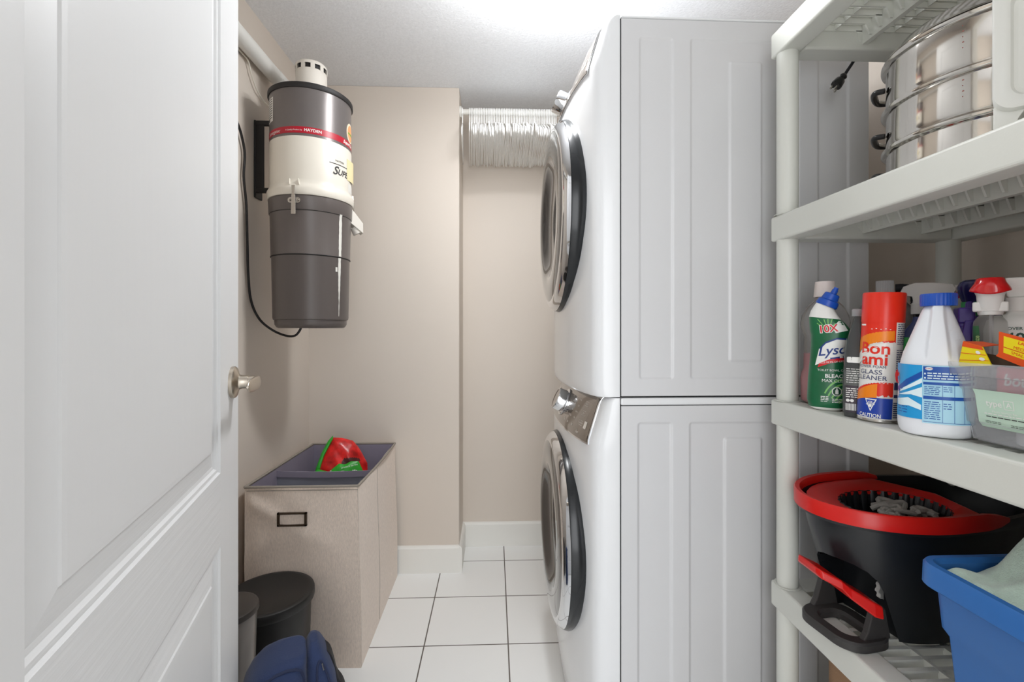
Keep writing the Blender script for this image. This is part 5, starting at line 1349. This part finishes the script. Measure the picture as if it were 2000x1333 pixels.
for yy in (-.072, .040):
    b = MB().prism([(-.092, .014), (-.140, .014), (-.130, .030), (-.118, .068), (-.110, .078), (-.098, .078), (-.090, .070), (-.078, .014)], yy, yy + .012, lambda x, y, z: (x, z, y))
    br = obj('hinge_bracket', b, M_pedal, t, bevel=.002)
    obj('pivot_bolt', MB().lathe([(.001, .0), (.0062, .0), (.0055, .003), (.001, .004)], 18, (-.104, yy - .0005, .066), (Vector((1, 0, 0)), Vector((0, 0, 1)), Vector((0, -1, 0)))), M_steelc, br)
gw = MB(); n = 48; gw.loft([[( -.030 + (.024 + .003 * (k % 4 < 2)) * cos(2 * pi * k / n), y, .078 + (.024 + .003 * (k % 4 < 2)) * sin(2 * pi * k / n)) for k in range(n)] for y in (-.030, -.022)], 0, (True, True), False)
obj('drive_gear', gw, M_wplast, t)

# blue tub
M_tub = mat('blue_tub_plastic', (46, 106, 176), .38, var=(5, .03)); M_tubin = M_tub
TX0, TX1, TY0, TY1, TZ = .655, 1.045, .30, .705, .238
t = thing('blue_tub', 'blue plastic tub holding a pale green towel on the lower shelf', 'tub', (.856, .50, S4))
def tr_(o, z, r=.035): return [(x - .856, y - .50, z) for x, y in rrect(TX0 + .0 - o, TX1 + o, TY0 - o, TY1 + o, max(.006, r + o), 7)]
b = MB().loft([tr_(-.045, .0012), tr_(-.038, .006), tr_(-.030, .13), tr_(-.022, .142), tr_(-.016, .206), tr_(-.012, .208), tr_(-.001, .204), tr_(.001, .206), tr_(.0, .234), tr_(-.003, TZ), tr_(-.012, TZ + .0005), tr_(-.018, TZ - .006), tr_(-.026, .14), tr_(-.036, .12), tr_(-.044, .008), tr_(-.05, .006)], 0, (True, True), True)
obj('tub_body', b, M_tub, t, split=35)
# towel
M_towel = mat('pale_green_terry', (190, 210, 196), .95, bump=(420, .9), var=(60, .07), sheen=.6)
def tw(a, c_):
    x = TX0 + .024 + (TX1 - TX0 - .048) * a; y = TY0 + .024 + (TY1 - TY0 - .048) * c_
    ed = min(a, 1 - a, c_, 1 - c_)
    h = .085 * sstep(min(a, 1 - a) / .30) * sstep((1 - c_) / .24) + .030 * math.exp(-((a - .22 - .25 * (1 - c_)) / .06) ** 2) * sstep((1 - c_) / .25) + .014 * sin(9 * a + 5 * c_ + 1) * sstep(ed / .15) - .02 * math.exp(-((a - .12 - .2 * (1 - c_)) / .045) ** 2) * sstep((1 - c_) / .2)
    h += .004 * sin(31 * a - 13 * c_) + .0025 * sin(47 * c_ + 20 * a)
    return (x - .856, y - .5, .230 + h * .9 - .006 * (1 - sstep(ed / .03)))
tg = MB().grid(tw, lin_(0, 1, 70), lin_(0, 1, 70))
wv = []
def twb(a, c_): x, y, z = tw(a, c_); return (x, y, .198)
tg.grid(twb, lin_(0, 1, 8), lin_(0, 1, 8))
for e0, e1, fx_ in ((0, 0, 'a'), (1, 0, 'a'), (0, 0, 'c'), (1, 0, 'c')):
    s = lin_(0, 1, 70)
    f1_ = (lambda q: tw(e0, q)) if fx_ == 'a' else (lambda q: tw(q, e0))
    tg.loft([[f1_(q) for q in s], [(f1_(q)[0], f1_(q)[1], .198) for q in s]], 0, (False, False), True, close=False)
to_ = obj('towel', tg, M_towel, None, split=0); to_.location = (.856, .50, S4)
tag(to_, 'pale green terry towel heaped in the blue tub', 'towel')

# ------------------------------------------------------------------ boots on the lowest shelf
M_suede = mat('tan_suede', (138, 108, 82), .85, bump=(300, .4), var=(20, .12)); M_fleece = mat('taupe_fleece', (140, 128, 112), .95, bump=(260, 1.0), var=(90, .15), sheen=.4)
def boot(loc, rz, label, h):
    t = thing('ankle_boot', label, 'boot', loc, rz, 'fleece lined boots on the bottom shelf')
    rows = [(0.0012, -.015, .125, .042), (.02, -.015, .130, .046), (.05, -.012, .120, .045), (.085, .0, .098, .042), (.11, .02, .072, .041), (.15, .034, .054, .043), (h * .8, .036, .052, .046), (h - .012, .036, .052, .047), (h, .036, .051, .046)]
    rows = [(z, cx, rx, ry) for z, cx, rx, ry in rows]
    b = MB().loft([super_(cx, rx, ry, z, 40, 2.3) for z, cx, rx, ry in rows] + [super_(.036, .044, .039, h + .001, 40, 2.2), super_(.036, .041, .036, h - .03, 40, 2.2)], 0, (True, False))
    up_ = obj('upper', b, M_suede, t, split=60)
    obj('sole', MB().loft([super_(-.015, .130, .048, z, 40, 2.3) for z in (.001, .022)]), mat('boot_sole', (60, 50, 44), .8), t)
    obj('fleece_lining', MB().loft([super_(.036, .043 - k * .002, .038 - k * .002, h + .003 - k * .014 - .002 * (k == 0), 40, 2.2) for k in range(6)] + [super_(.036, .012, .010, h - .085, 40, 2.2)], 0, (False, True), True), M_fleece, t)
    obj('collar_trim', MB().tube([(.036 + .0485 * cos(a), .0435 * sin(a), h + .001) for a in lin_(0, 2 * pi, 40)], .0042, 8), M_suede, t)
    obj('pull_loop', MB().tube(spline([(.084, -.008, h - .02), (.089, -.006, h + .02), (.089, .006, h + .02), (.084, .008, h - .02)], 4), .003, 8), M_suede, t)
boot((.735, .945, S5), radians(12), 'tan fleece lined boot on the bottom shelf, the farther one beside the shelf post', .348)
boot((.745, .845, S5), radians(8), 'tan fleece lined boot on the bottom shelf, the nearer and lower one', .312)
